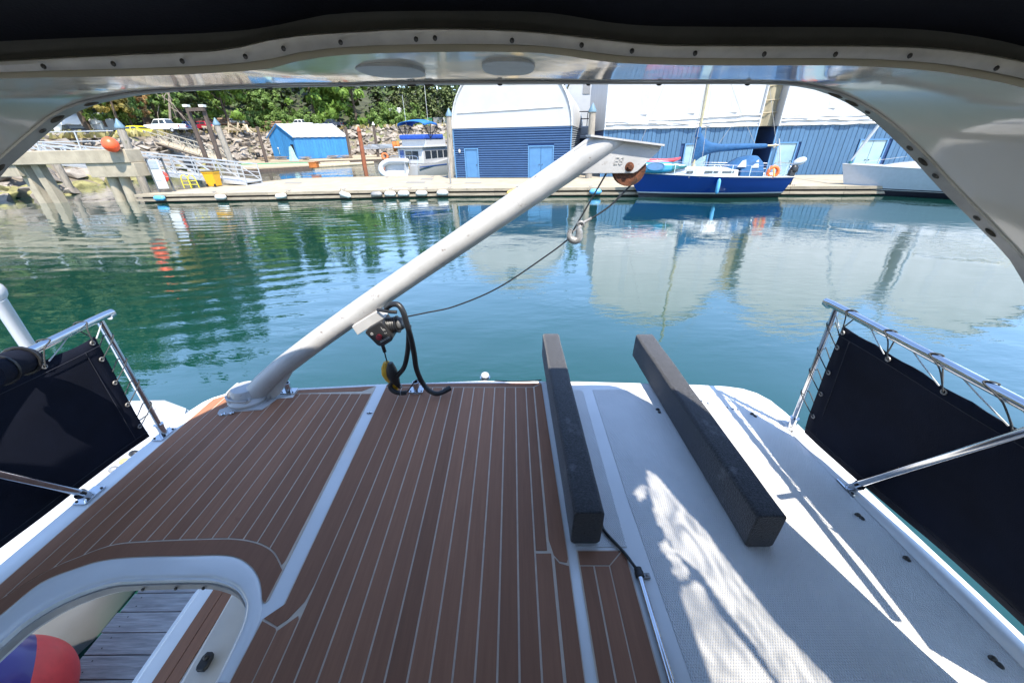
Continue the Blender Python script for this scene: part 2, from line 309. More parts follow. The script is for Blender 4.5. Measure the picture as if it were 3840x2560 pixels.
hull_grey = M('hull_pale_grey', (0.56, 0.60, 0.66), 0.12, var=0.05, coat=0.6)
hull_blue = M('hull_blue', (0.008, 0.045, 0.27), 0.10, var=0.06, scale=1.5, coat=0.7)
hull_black = M('hull_black', (0.012, 0.013, 0.02), 0.4, var=0.3)
canvas_blue = M('blue_canvas', (0.014, 0.095, 0.24), 0.8, var=0.25, scale=3, bump=0.02, bscale=7)
glass = M('tinted_glass', (0.03, 0.04, 0.05), 0.05, var=0.1, spec=0.8)
clear_p = M('hazy_window', (0.40, 0.43, 0.44), 0.15, var=0.15, spec=0.6)
mast_m = M('mast_alloy', (0.42, 0.36, 0.22), 0.45, 0.3, var=0.15)
orange = M('orange_foam', (0.80, 0.14, 0.03), 0.55, var=0.1)
orange_buoy = M('orange_buoy', (0.85, 0.10, 0.03), 0.4, var=0.08)
kayak_red = M('red_kayak', (0.72, 0.06, 0.08), 0.3, coat=0.3); kayak_blue = M('blue_kayak', (0.02, 0.22, 0.38), 0.3, coat=0.3); kayak_green = M('green_kayak_end', (0.01, 0.13, 0.14), 0.3, coat=0.3)
fender_w = M('white_fender', (0.72, 0.71, 0.66), 0.5, var=0.12, scale=4); fender_b = M('blue_fender', (0.10, 0.36, 0.62), 0.4); fender_y = M('yellow_fender', (0.72, 0.46, 0.14), 0.5)
buoy_red = M('red_buoy_fender', (0.80, 0.055, 0.05), 0.42, var=0.12, scale=9, stain=((0.5, 0.03, 0.04), 22, 0.62, (1, 1, 1))); buoy_purple = M('blue_buoy_end', (0.045, 0.022, 0.16), 0.3, coat=0.3)
hut_blue = M('bright_blue_board', (0.035, 0.22, 0.50), 0.7, var=0.14, scale=1.5, rand=0.08, stretch=(2, 2, 0.5))
hut_roof = M('corrugated_roof', (0.44, 0.44, 0.43), 0.6, var=0.2, scale=1.2, stain=((0.40, 0.38, 0.35), 1.5, 0.58, (1, 3, 1)), rand=0.08)
rock_m = M('riprap_rock', (0.26, 0.225, 0.19), 0.92, var=0.3, scale=2, bump=0.03, bscale=4, rand=0.32)
rock_green = M('weedy_rock', (0.24, 0.22, 0.09), 0.9, var=0.5, scale=2, bump=0.03, bscale=4, rand=0.25)
soil = M('shore_soil', (0.19, 0.155, 0.115), 0.95, var=0.3, scale=0.5, bump=0.05, bscale=2, stain=((0.16, 0.17, 0.07), 0.35, 0.52, (1, 1, 1)))
forest_floor = M('forest_floor', (0.045, 0.05, 0.025), 0.95, var=0.5, scale=0.3)
bark = M('bark', (0.085, 0.062, 0.045), 0.95, var=0.4, scale=4, stretch=(3, 3, 0.4), bump=0.02, bscale=8)
bark_pale = M('dead_branch', (0.27, 0.22, 0.18), 0.95, var=0.3)
lf_bright = leaf_mat('maple_leaf', (0.10, 0.19, 0.030), (0.19, 0.30, 0.055), 0.35)
lf_mid = leaf_mat('alder_leaf', (0.075, 0.14, 0.030), (0.15, 0.23, 0.055), 0.3)
lf_dark = leaf_mat('fir_needle', (0.022, 0.045, 0.014), (0.055, 0.085, 0.025), 0.1)
lf_cedar = leaf_mat('cedar_spray', (0.045, 0.075, 0.022), (0.10, 0.125, 0.045), 0.15)
lf_dry = leaf_mat('dry_leaf', (0.20, 0.17, 0.035), (0.30, 0.24, 0.07), 0.3)
lf_brown = leaf_mat('brown_leaf', (0.26, 0.14, 0.045), (0.36, 0.22, 0.09), 0.3)
grass_m = leaf_mat('dry_grass', (0.24, 0.20, 0.07), (0.34, 0.29, 0.12), 0.3, 2)
def paint(n, c): return M(n, c, 0.25, var=0.05, coat=0.6)
car_white, car_black, car_blue, car_red, car_yellow, car_grey, car_navy = [paint(n, c) for n, c in (('car_white', (0.75, 0.76, 0.76)), ('car_black', (0.015, 0.016, 0.02)), ('car_blue', (0.03, 0.08, 0.25)), ('car_red', (0.35, 0.02, 0.04)), ('car_yellow', (0.72, 0.60, 0.03)), ('car_grey', (0.42, 0.44, 0.46)), ('car_navy', (0.02, 0.03, 0.06)))]
log_m = M('stacked_log', (0.20, 0.13, 0.085), 0.9, var=0.35, scale=3, rand=0.25, bump=0.01, bscale=10)
lumber = M('pale_lumber', (0.46, 0.37, 0.25), 0.85, var=0.25, scale=3, rand=0.25)
rust_orange = M('rust_orange', (0.42, 0.13, 0.025), 0.85, var=0.35, scale=1.5, stain=((0.20, 0.06, 0.02), 2, 0.55, (1, 1, 1)))
green_paint = M('green_paint', (0.05, 0.30, 0.16), 0.7, var=0.2)
net_teal = M('teal_net', (0.28, 0.44, 0.42), 0.9, var=0.3, scale=5)
board_grey = M('notice_grey', (0.50, 0.52, 0.53), 0.5, var=0.15, scale=4); board_dark = M('notice_dark', (0.10, 0.11, 0.12), 0.6)

HARBOUR = [hull_white, hull_grey, wood_tan, wood_fascia, concrete, blue_rib, blue_board, blue_door, blue_trim, pale_door, hut_blue, hut_roof, rock_m, rock_green, soil, lumber, alu_grey, fender_w, yellow_p, tarp_beige, pile_grey, cap_blue, canvas_blue, hull_blue]
for m_ in HARBOUR:                    # these stand in full sun: keep their base colours modest
    for n_ in m_.node_tree.nodes:
        if n_.type == 'VECT_MATH': n_.inputs[0].default_value = [c_*0.80 for c_ in n_.inputs[0].default_value]
        elif n_.type == 'MIX': n_.inputs[7].default_value = [c_*0.82 for c_ in n_.inputs[7].default_value[:3]]+[1]
# ------------------------------------------------------------------ water, shore, hillside
b = MB()
b.add([(-400, -60, 0), (400, -60, 0), (400, 420, 0), (-400, 420, 0)], [(0, 1, 2, 3)])
struct(b.build('water', water_m))
TOE = [(-62, 12), (-47, 30), (-42.5, 42), (-44, 58), (-56, 74), (-53, 97), (-32, 106), (0, 110), (50, 112), (150, 112)]
CRS = [(-74, 18, 4.2), (-56, 37, 4.2), (-50.5, 47, 4.3), (-51.5, 62, 4.7), (-63, 79, 5.4), (-57, 106, 6.0), (-34, 115, 6.7), (0, 119, 6.8), (50, 121, 6.8), (150, 121, 6.8)]
FOOT = [(-115, 40, 4.6), (-92, 56, 4.7), (-80, 66, 4.8), (-82, 82, 5.4), (-88, 102, 6.2), (-76, 125, 7), (-42, 136, 7.4), (0, 140, 7.4), (50, 142, 7.4), (150, 142, 7.4)]
HILL = [(-190, 85, 48), (-165, 112, 50), (-150, 122, 48), (-148, 138, 44), (-146, 160, 38), (-120, 195, 32), (-70, 205, 26), (0, 205, 22), (60, 205, 18), (180, 205, 16)]
RIDGE = [(-330, 160, 60), (-320, 230, 62), (-300, 260, 60), (-290, 290, 55), (-270, 310, 48), (-220, 340, 42), (-140, 350, 36), (0, 350, 30), (120, 350, 24), (320, 350, 20)]
def smooth_line(P): return [Vector(p) for p in bez(P, 5)]
def jag(p, a): return Vector((p.x, p.y, p.z+a*noise.noise(Vector((p.x*0.21, p.y*0.21, 3.1)))))
L0 = smooth_line([(x*0.9, y*0.9 if y > 20 else y, -2.5) for x, y in TOE]); L1 = smooth_line([(x, y, -0.15) for x, y in TOE]); L2 = smooth_line(CRS); L3 = smooth_line(FOOT)
L4 = smooth_line(HILL); L5 = smooth_line(RIDGE)
b = MB(); mid = [jag(a.lerp(c, 0.5)+Vector((0, 0, 0.2)), 1.0) for a, c in zip(L2, L3)]
b.loft([L0, L1, [jag(a.lerp(c, 0.5), 0.8) for a, c in zip(L1, L2)], L2, mid, L3], False)
struct(b.build('shore_ground', soil, smooth=60))
b = MB(); rows = [[p+Vector((0, 0, -0.02)) for p in L3]]
for k in (0.25, 0.5, 0.75): rows.append([jag(a.lerp(c, k), 5) for a, c in zip(L3, L4)])
b.loft(rows+[L4, L5], False)
struct(b.build('hillside', forest_floor, smooth=60))
def ground_z(x, y):                   # height of the level ground behind the rocks
    best = min(range(len(L2)), key=lambda i: (L2[i].x-x)**2+(L2[i].y-y)**2); return L2[best].z

# riprap: the largest stones one by one, the small and far ones as one heap
def rock_mesh(seed, n=13):
    r = random.Random(seed); bm = bmesh.new()
    for _ in range(n):
        v = Vector((r.gauss(0, 1), r.gauss(0, 1), r.gauss(0, 1))).normalized()
        bm.verts.new((v.x*1.25, v.y*0.95, v.z*0.72))
    res = bmesh.ops.convex_hull(bm, input=bm.verts); bmesh.ops.delete(bm, geom=[e for e in res['geom_interior'] if isinstance(e, bmesh.types.BMVert)], context='VERTS')
    return bm
rock_bms = [rock_mesh(s, 12+s % 4) for s in range(8)]
rock_me = []
for i, bm in enumerate(rock_bms):
    for mm, nm in ((rock_m, 'rock'), (rock_green, 'weedy_rock')):
        me = bpy.data.meshes.new(nm); bm.to_mesh(me); me.materials.append(mm); rock_me.append(me)
bank = bpy.data.objects.new('rock_bank', None); COL.objects.link(bank); struct(bank)
spots = []
n = len(L1)
for i in range(n-1):
    seg = (L1[i+1]-L1[i]).length; far = L1[i].length
    if L1[i].x > 30: continue
    cnt = int(seg*(9.0 if far < 80 else 15.0))
    for _ in range(cnt):
        t = rnd.random(); u = rnd.random()**0.9
        a = L1[i].lerp(L1[i+1], t); c = L2[i].lerp(L2[i+1], t); p = a.lerp(c, u*1.04)
        p.z += 0.05+0.8*noise.noise(Vector((p.x*0.21, p.y*0.21, 3.1)))*math.sin(u*3.14)
        spots.append((p, (0.42+0.75*rnd.random()**2)*(1.15 if u < 0.3 else 1), u))
for k in range(60):                   # the low weedy spit of stones beside the near pier piles
    a = rnd.random(); p = Vector((-46+9.5*a+rnd.gauss(0, 0.8), 30.5+1.8*a+rnd.gauss(0, 1.3), -0.1+0.9*(1-a)*rnd.random()+0.15)); spots.append((p, 0.4+0.6*rnd.random(), 0.0 if rnd.random() < 0.65 else 0.2))
spots.sort(key=lambda s: -s[1]/s[0].length)
for k, (p, sz, u) in enumerate(spots[:300]):
    me = rock_me[2*rnd.randrange(8)+(1 if (u < 0.12) else 0)]
    o = bpy.data.objects.new('rock', me); COL.objects.link(o); o.parent = bank; o.location = p; o.scale = (sz*1.1, sz, sz*rnd.uniform(0.7, 1.0)); o.rotation_euler = (rnd.uniform(-.5, .5), rnd.uniform(-.5, .5), rnd.uniform(0, 6.3))
b = MB(); cache = [([v.co.copy() for v in bm.verts], [[v.index for v in f.verts] for f in bm.faces]) for bm in rock_bms if (bm.verts.index_update() or True)]
for p, sz, u in spots[300:]:
    vs, fs = cache[rnd.randrange(8)]; m = Matrix.Rotation(rnd.uniform(0, 6.3), 3, 'Z') @ Matrix.Rotation(rnd.uniform(-.5, .5), 3, 'X'); b.add([p+m @ (v*sz) for v in vs], fs)
me = bpy.data.meshes.new('small_rocks'); me.from_pydata([tuple(v) for v in b.v], [], b.f); me.materials.append(M('riprap_rock_far', (0.26, 0.225, 0.19), 0.92, var=0.45, scale=0.9, bump=0.03, bscale=4))
o = bpy.data.objects.new('small_rocks', me); COL.objects.link(o); o.parent = bank; o['kind'] = 'stuff'
# tufts of dry grass along the crest
b = MB()
for k in range(1500):
    i = rnd.randrange(n-1); p = L2[i].lerp(L2[i+1], rnd.random())
    if p.x > 30: continue
    q = L3[i]; p = p.lerp(q, rnd.random()**2*0.35-0.06); h = rnd.uniform(0.3, 0.9); a = rnd.uniform(0, 6.3); d = Vector((math.cos(a), math.sin(a), 0))*rnd.uniform(0.15, 0.4); l = Vector((rnd.gauss(0, .2), rnd.gauss(0, .2), h))
    b.add([p-d, p+d, p+d*0.5+l, p-d*0.5+l], [(0, 1, 2, 3)])
me = bpy.data.meshes.new('dry_grass'); me.from_pydata([tuple(v) for v in b.v], [], b.f); me.materials.append(grass_m); o = bpy.data.objects.new('dry_grass', me); COL.objects.link(o); o['kind'] = 'stuff'; o['label'] = 'dry yellow grass along the top of the rock bank'

# ------------------------------------------------------------------ trees
def leaf_quad(b, p, nrm, s, r):
    t = nrm.orthogonal().normalized(); t.rotate(Matrix.Rotation(r.uniform(0, 6.3), 3, nrm)); q = nrm.cross(t)
    b.v += [p-t*s, p+q*s*0.55, p+t*s, p-q*s*0.55]; o = len(b.v)-4; b.f.append((o, o+1, o+2, o+3))
def crown_broad(seed, h, w, leaf, clumps=60, per=55, low=0.12):
    r = random.Random(seed); b = MB(); lobes = []
    for k in range(7): a = r.uniform(0, 6.3); lobes.append((Vector((math.cos(a)*w*0.28, math.sin(a)*w*0.28, h*(low+0.25+0.5*r.random()))), r.uniform(0.25, 0.36)*w))
    lobes.append((Vector((0, 0, h*0.72)), 0.3*w)); lobes.append((Vector((0, 0, h*0.42)), 0.4*w))
    for k in range(clumps):
        c, rad = lobes[r.randrange(len(lobes))]; d = Vector((r.gauss(0, 1), r.gauss(0, 1), r.gauss(0.15, 1))).normalized()
        cc = c+d*rad*r.uniform(0.75, 1.08); cr = w*r.uniform(0.06, 0.12)
        for _ in range(per):
            e = Vector((r.gauss(0, 1), r.gauss(0, 1), r.gauss(0, 0.7))); e.normalize(); nn = (e+d*0.6+Vector((r.gauss(0, .4), r.gauss(0, .4), 0.4))).normalized()
            leaf_quad(b, cc+e*cr*r.uniform(0.4, 1.1), nn, leaf*r.uniform(0.6, 1.2), r)
    return b
def crown_fir(seed, h, w, leaf, whorls=26, low=0.12, droop=0.35, per=9):
    r = random.Random(seed); b = MB()
    for k in range(whorls):
        t = (k+r.random())/whorls; z = h*(low+(1-low)*t); L = w*0.5*(1-t)**0.75*r.uniform(0.75, 1.15)+0.25
        for j in range(7):
            a = r.uniform(0, 6.3); d = Vector((math.cos(a), math.sin(a), 0)); LL = L*r.uniform(0.6, 1.1)
            for q in range(per):
                u = (q+r.random())/per; p = d*LL*u+Vector((0, 0, z-droop*LL*u*u+r.gauss(0, .12)))+Vector((-d.y, d.x, 0))*r.gauss(0, 0.16*LL)
                nn = Vector((d.x*0.5+r.gauss(0, .35), d.y*0.5+r.gauss(0, .35), 0.8)).normalized(); leaf_quad(b, p, nn, leaf*r.uniform(0.7, 1.3), r)
    return b
def raw(b, name, m):
    me = bpy.data.meshes.new(name); me.from_pydata([tuple(v) for v in b.v], [], b.f); me.materials.append(m); return me
def trunk_me(h, r0, seed, limbs=6, m=None):
    r = random.Random(seed); b = MB(); P = [Vector((r.gauss(0, .015)*h, r.gauss(0, .015)*h, h*k/5)) for k in range(6)]; P[0].x = P[0].y = 0
    b.tube(P, [r0*(1-0.16*k) for k in range(6)], 7)
    for k in range(limbs):
        t = r.uniform(0.35, 0.9); a = r.uniform(0, 6.3); p = Vector((0, 0, h*t)); L = h*0.28*(1.1-t)+0.4; b.tube([p, p+Vector((math.cos(a)*L*.6, math.sin(a)*L*.6, L*.3)), p+Vector((math.cos(a)*L, math.sin(a)*L, L*.75))], [r0*.35, r0*.22, r0*.08], 5)
    me = b.mesh('trunk', 60); me.materials.append(m or bark); return me
CROWNS = {'maple': [raw(crown_broad(s, 13, 10.5, 0.42, 92, 62), 'crown', lf_bright) for s in (1, 2, 3)], 'alder': [raw(crown_broad(s, 8, 6.5, 0.30, 70, 55, 0.0), 'crown', lf_mid) for s in (5, 6)],
          'bush': [raw(crown_broad(s, 4.2, 6.0, 0.24, 60, 60, -0.2), 'crown', lf_mid) for s in (8, 9)], 'dry': [raw(crown_broad(21, 9, 6, 0.32, 60, 45), 'crown', lf_dry)], 'brown': [raw(crown_broad(23, 7, 4.5, 0.28, 45, 45), 'crown', lf_brown)],
          'fir': [raw(crown_fir(s, 34, 9.5, 0.55, 34, 0.16, 0.3, 9), 'crown', lf_dark) for s in (11, 12)], 'cedar': [raw(crown_fir(s, 24, 11, 0.50, 34, 0.02, 0.75, 11), 'crown', lf_cedar) for s in (14, 15)]}
TRUNKS = {'maple': trunk_me(9, 0.35, 1), 'alder': trunk_me(5.5, 0.18, 2), 'bush': trunk_me(2.4, 0.1, 3), 'dry': trunk_me(7, 0.2, 4), 'brown': trunk_me(5, 0.15, 5), 'fir': trunk_me(32, 0.5, 6, 0), 'cedar': trunk_me(22, 0.45, 7, 0)}
NAMES = {'maple': 'maple_tree', 'alder': 'alder_tree', 'bush': 'shrub', 'dry': 'yellowing_tree', 'brown': 'brown_tree', 'fir': 'fir_tree', 'cedar': 'cedar_tree'}
def tree(kind, px, Y, zb, label, sc=1.0, var=0, group=None):
    x = WY(px, 480, Y).x; o = thing(NAMES[kind], label, 'shrub' if kind == 'bush' else 'tree', (x, Y, zb), rnd.uniform(0, 6.3), group); o.scale = (sc, sc, sc)
    for nm, me in (('trunk', TRUNKS[kind]), ('crown', CROWNS[kind][var % len(CROWNS[kind])])):
        c = bpy.data.objects.new(nm, me); COL.objects.link(c); c.parent = o
    return o
tree('maple', 1190, 112, 6.6, 'broad bright green maple directly above the white pickup by the blue hut', 1.22, 0)
tree('maple', 1345, 116, 6.6, 'tallest bright green maple, right of the dark pickup', 1.34, 1)
tree('maple', 1275, 126, 7.0, 'bright green maple showing between the two big maples on the bank', 1.35, 2)
tree('maple', 865, 96, 6.4, 'bright green maple standing behind the stacked logs left of the blue hut', 1.0, 2)
tree('alder', 1010, 108, 6.5, 'small round green tree above the orange rusty bin', 1.05, 0)
tree('alder', 800, 104, 6.6, 'narrow green tree at the left foot of the log stacks', 0.95, 1)
for k, (px, Y, sc) in enumerate(((1045, 108, 1.0), (1105, 106, 1.05), (1160, 108, 1.0), (1235, 112, 0.85), (1440, 118, 1.3), (1500, 119, 1.4), (1555, 121, 1.3), (940, 103, 0.9), (995, 105, 0.85), (1335, 116, 0.8))):
    tree('bush', px, Y, 6.5, ['pale green shrub behind the orange rusty bin', 'rounded green shrub left of the white pickup by the hut', 'green shrub directly behind the white pickup by the hut', 'green shrub left of the dark pickup', 'shrub at the foot of the tallest maple, its right side', 'shrub midway between the tallest maple and the cedars', 'shrub at the foot of the cedars', 'shrub behind the right end of the log stack', 'shrub between the log stack and the orange bin', 'shrub right of the dark pickup under the maple'][k], sc, k)
tree('dry', 455, 62, 6.0, 'yellow green tree behind the white covered trailer', 0.95)
tree('alder', 400, 64, 6.0, 'dark green bushy tree left of the yellowing tree', 1.1, 1)
tree('brown', 545, 68, 6.0, 'small reddish brown dry tree behind the white crew cab pickup', 0.85)
tree('alder', 655, 78, 6.2, 'grey green tree behind the blue and red cars', 0.85, 0)
tree('alder', 500, 66, 6.0, 'green leafy sapling right of the yellowing tree', 0.7, 0)
for k, (px, Y, sc) in enumerate(((1560, 124, .8), (1620, 128, .9), (1690, 126, .85), (1755, 130, .9), (1500, 134, .9), (1830, 134, .85), (2120, 140, .9), (2190, 145, .9))):
    tree('cedar', px, Y, 7, ['drooping cedar above the shrubs right of the tallest maple', 'drooping cedar behind the blue bimini of the cruiser', 'drooping cedar above the grey and green bins', 'drooping cedar against the left edge of the corrugated boathouse', 'cedar half hidden behind the tallest maple', 'cedar showing just over the corrugated boathouse roof', 'cedar between the corrugated boathouse roof and the small white arched shed', 'cedar behind the small white arched shed'][k], sc, k)
for k, (px, Y, sc) in enumerate(((330, 66, 1.0), (430, 72, 1.1), (560, 78, 1.12), (610, 82, 1.05), (690, 88, 1.1), (740, 98, 1.05), (960, 122, 1.0), (1080, 128, .95), (1430, 136, .9))):
    tree('fir', px, Y, 5, ['tall dark fir at the left edge of the opening, over the parked trailer', 'tall dark fir behind the yellowing tree', 'tall dark fir with bare lower trunk behind the brown tree', 'tall dark fir right of the brown tree', 'tall dark fir behind the blue and red cars', 'dark fir left of the maple by the log stacks', 'dark fir behind the maple by the log stacks', 'dark fir behind the small round tree over the orange bin', 'dark fir right of the tallest maple'][k], sc, k)
b = MB()                              # the wood on the hillside behind, one mass of trees
for k in range(330):
    i = rnd.randrange(n-1); t = rnd.random()
    if L3[i].x > 60: continue
    p = L3[i].lerp(L4[i], t)+Vector((rnd.gauss(0, 4), rnd.gauss(0, 4), 0)); p.z = (L3[i].z+(L4[i].z-L3[i].z)*t)-0.5
    h = rnd.uniform(20, 36); wd = h*0.28
    b.tube([p, p+Vector((0, 0, h*0.5))], [0.4, 0.2], 4, False)
    for q in range(75):
        u = rnd.random()**0.8; a = rnd.uniform(0, 6.3); rr = wd*(1-u)**0.8*rnd.uniform(0.25, 1.0)+0.3; s = rnd.uniform(0.9, 1.9)
        leaf_quad(b, p+Vector((math.cos(a)*rr, math.sin(a)*rr, h*(0.1+0.9*u)-rr*0.3)), Vector((math.cos(a)*.6, math.sin(a)*.6, .7)).normalized(), s, rnd)
o = bpy.data.objects.new('hillside_forest', raw(b, 'hillside_forest', lf_dark)); COL.objects.link(o); o['kind'] = 'stuff'; o['label'] = 'dark conifer forest covering the hillside behind the boatyard'
b = MB()                              # bleached dead branches in front of the dark firs
for k in range(16):
    p = WY(630+rnd.uniform(-40, 40), 400, 76); p.z = rnd.uniform(9, 17); a = rnd.uniform(-.5, 2.2); L = rnd.uniform(1.5, 4); b.tube([p, p+Vector((math.cos(a)*L*.6, -.3, -L*.35)), p+Vector((math.cos(a)*L, -.5, -L))], [.07, .05, .02], 4)
b.tube([WY(640, 470, 76), WY(632, 330, 76)], [.2, .12], 6)
t = wthing('dead_tree', 'bleached dead tree with hanging bare branches before the dark firs', 'tree', (WY(640, 470, 76).x, 76, 5.8)); b.build('trunk', bark_pale, t)
# ------------------------------------------------------------------ the yacht we stand on (yacht frame: origin at the eye, +y aft, deck at z = -H)
yacht = bthing('motor_yacht', 'white motor yacht with teak aft deck, dark canopy and grey arch, seen from its bridge', 'yacht', (0, 0, -H-0.95))
def S3(pts): return [D(a*0.5102, 1900+b_*0.5102) for a, b_ in pts]          # deck points read off the lower left of the photo
OUT = [(-1.98, -1.2), (-1.978, 1.38), (-1.95, 1.82), (-1.93, 1.905), (-1.90, 1.95), (-1.848, 1.99), (-1.4, 2.052), (-.9, 2.097), (-.2, 2.137), (.45, 2.128), (.9, 2.107), (1.23, 2.09), (1.42, 2.072), (1.52, 2.045), (1.585, 1.995), (1.625, 1.92), (1.645, 1.80), (1.65, 1.6), (1.667, 1.23), (1.69, .76), (1.70, .5), (1.74, -1.2)]
hole = [(p.x, p.y) for p in bez([p for p in S3([(0, 1000), (200, 832), (480, 672), (780, 568), (1000, 545), (1480, 535), (1640, 560), (1740, 610), (1795, 690), (1805, 740), (1790, 830), (1740, 960), (1580, 1294)])], 4)]
hole = hole+[(-0.90, -0.2), (-1.80, -0.2), (-1.74, 0.45)]
def zz(fn_z=0.0): return lambda x, y, z: Vector((x, y, z-H+fn_z))
deck = MB().prism(OUT, -0.05, 0.0, [hole], zz()).build('deck', white, yacht)
hb = MB(); hb.prism([(-1.9, 1.22), (-.8, 1.22), (-.8, -1.2), (1.66, -1.2), (1.62, 1.75), (1.5, 1.98), (1.2, 2.04), (0, 2.08), (-1.3, 2.0), (-1.88, 1.85)], -0.35, -0.052, (), zz()); hb.build('deck_beam', white, yacht)
hullb = MB()
ring = [(-1.93, -1.2), (-1.93, 1.3), (-1.86, 1.62), (1.52, 1.62), (1.6, 1.3), (1.64, -1.2)]
hullb.loft([[Vector((x*1.0, y, -H-0.98)) for x, y in ring], [Vector((x*0.97, y, -EYE+0.35)) for x, y in ring], [Vector((x*0.85, y-0.05, -EYE-0.3)) for x, y in ring]], True, True); hullb.build('hull', white, yacht)
# smooth raised coaming round the ladder opening
o_l = resample(bez(S3([(-420, 1110), (-180, 935), (0, 800), (300, 560), (570, 450), (760, 395), (1000, 370), (1400, 360), (1620, 355), (1750, 375), (1850, 440), (1905, 530), (1925, 620), (1928, 720), (1905, 850), (1840, 1000), (1690, 1294)]), 5), 70)
i_l = resample(bez(S3([(-420, 1390), (-180, 1165), (0, 1000), (200, 832), (480, 672), (780, 568), (1000, 545), (1480, 535), (1640, 560), (1740, 610), (1795, 690), (1805, 740), (1790, 830), (1740, 960), (1580, 1294)]), 5), 70)
cb = MB(); rings = []
for a, c in zip(o_l, i_l):
    c = a.lerp(c, 0.99)
    rings.append([a+Vector((0, 0, .001)), a.lerp(c, .10)+Vector((0, 0, .005)), a.lerp(c, .3)+Vector((0, 0, .007)), a.lerp(c, .78)+Vector((0, 0, .008)), a.lerp(c, .90)+Vector((0, 0, .004)), a.lerp(c, .97)+Vector((0, 0, -.012)), c+Vector((0, 0, -.06))])
cb.loft(rings, False); cb.build('hatch_coaming', white, deck, 70)
tb = MB(); tr = []
for a, c in zip(o_l, i_l):
    d_ = (c-a).normalized(); p = a.lerp(c, 1.0); tr.append([p+Vector((0, 0, -.018))+d_*.001, p+d_*.006+Vector((0, 0, -.020)), p+d_*.008+Vector((0, 0, -.046)), p+d_*.002+Vector((0, 0, -.05))])
tb.loft(tr, True, True); trim_h = tb.build('hatch_trim', alu, deck, 50)
for k in (30, 37, 43): MB().ell(i_l[k]+(i_l[k]-o_l[k]).normalized()*.014+Vector((0, 0, -.03)), (.006, .006, .006), 8, 4).build('screw', dark_metal, deck)

# teak: a caulk sheet with single planks let into it
def plank(poly, inset=0.0): MB().prism(poly, 0.0015, 0.0062, (), zz()).build('teak_plank', teak, deck)
G = 0.0034
def strip(x0, x1, lo, hi, n=5):
    x0 += G; x1 -= G; xs = [x0+(x1-x0)*k/n for k in range(n+1)]
    A = [(x, lo(x)+G) for x in xs]; B = [(x, hi(x)-G) for x in reversed(xs)]
    if min(h[1]-l[1] for l, h in zip(A, reversed(B))) > 0.004: plank(A+B)
def interp(pts):
    P = sorted((p[0], p[1]) for p in pts)
    def f(x):
        if x <= P[0][0]: return P[0][1]
        for (a, ya), (c, yc) in zip(P, P[1:]):
            if x <= c: return ya+(yc-ya)*(x-a)/(c-a) if c > a else yc
        return P[-1][1]
    return f
stern = interp([(x, y) for x, y in OUT[3:15]])
seamA = bez(S3([(-700, 1130), (-300, 870), (0, 690), (370, 465), (590, 370), (760, 305), (900, 272), (1140, 255), (1370, 245), (1610, 238), (1730, 240), (1840, 255), (1940, 287), (2020, 345), (2080, 460)]), 4)
inA = bez(S3([(-700, 1290), (-300, 1010), (0, 803), (300, 563), (570, 453), (760, 398), (1000, 373), (1400, 363), (1620, 358), (1750, 378), (1848, 443), (1905, 530), (1925, 620), (1930, 690), (1950, 708)]), 4)
loA = interp([(p.x, p.y) for p in seamA])
aftA = lambda x: 1.985 if x > -1.395 else stern(x)-0.035
xa, na = -1.885, 15; pa = (-0.905+1.885)/na
caulkA = [(-1.888, -0.3)]+[(p.x, p.y) for p in inA if p.x > -1.9]+[(-0.868, 0.752), (-0.903, 2.07), (-1.395, 2.028), (-1.84, 1.965), (-1.888, 1.90)]
MB().prism(caulkA, 0.0005, 0.0042, (), zz()).build('teak_caulking', caulk, deck)
for k in range(na-1): strip(xa+k*pa, xa+(k+1)*pa, loA, aftA)
x0 = xa+(na-1)*pa+G; lp_ = [p for p in seamA if p.x > x0]; plank([(x0, loA(x0)+G)]+[(p.x, p.y+G) for p in lp_ if p.x < -.885]+[(-.882, loA(-.886)+.02), (-.906, 1.982), (x0, 1.982)])
plank([(-1.39, 1.99), (-0.975, 2.012), (-0.91, 2.068), (-1.39, 2.025)])
cur = [p for p in seamA if p.x > -1.885]; inn = [p for p in inA if p.x > -1.885]
plank([(p.x, p.y-0.004) for p in cur]+[(-0.874, 0.757)]+[(p.x, p.y+0.002) for p in reversed(inn)])
MB().prism([(-.835, 2.09), (.195, 2.108), (.222, .9), (.223, -.3), (-.857, -.3), (-.853, .69), (-.805, .735)], 0.0005, 0.0042, (), zz()).build('teak_caulking', caulk, deck)
hiB = lambda x: 2.055; loB = lambda x: -0.3
bx = [-0.726+0.0681*k for k in range(13)]
for a, c in zip(bx, bx[1:]): strip(a, c, loB, hiB)
strip(bx[-1], 0.143, lambda x: 0.93, hiB)
strip(bx[-1], 0.158, loB, lambda x: 0.925)
plank([(-.833, 2.06), (.135, 2.06), (.192, 2.104), (-.3, 2.102), (-.833, 2.088)])
plank([(.148, 2.056), (.197, 2.098), (.218, .90), (.212, .885), (.185, .89), (.165, .915), (.150, .98)])
plank([(.166, .905), (.183, .882), (.218, .872), (.220, -.3), (.163, -.3)])
plank([(-.831, 2.052), (-.7285, 2.052), (-.7285, .80), (-.735, .745), (-.765, .69), (-.79, .668), (-.848, .692), (-.80, .737)])
plank([(-.849, .684), (-.792, .662), (-.787, .655), (-.787, -.3), (-.854, -.3)])
plank([(-.782, .655), (-.735, .70), (-.7285, .69), (-.7285, -.3), (-.782, -.3)])
MB().prism([(.257, .936), (.440, .936), (.452, .90), (.4545, -.3), (.2605, -.3)], 0.0005, 0.0042, (), zz()).build('teak_caulking', caulk, deck)
plank([(.262, .931), (.432, .931), (.375, .876), (.262, .876)]); plank([(.436, .927), (.447, .90), (.450, -.3), (.377, -.3), (.377, .872)])
strip(.2595, .3145, loB, lambda x: .874); strip(.3145, .3755, loB, lambda x: .874)
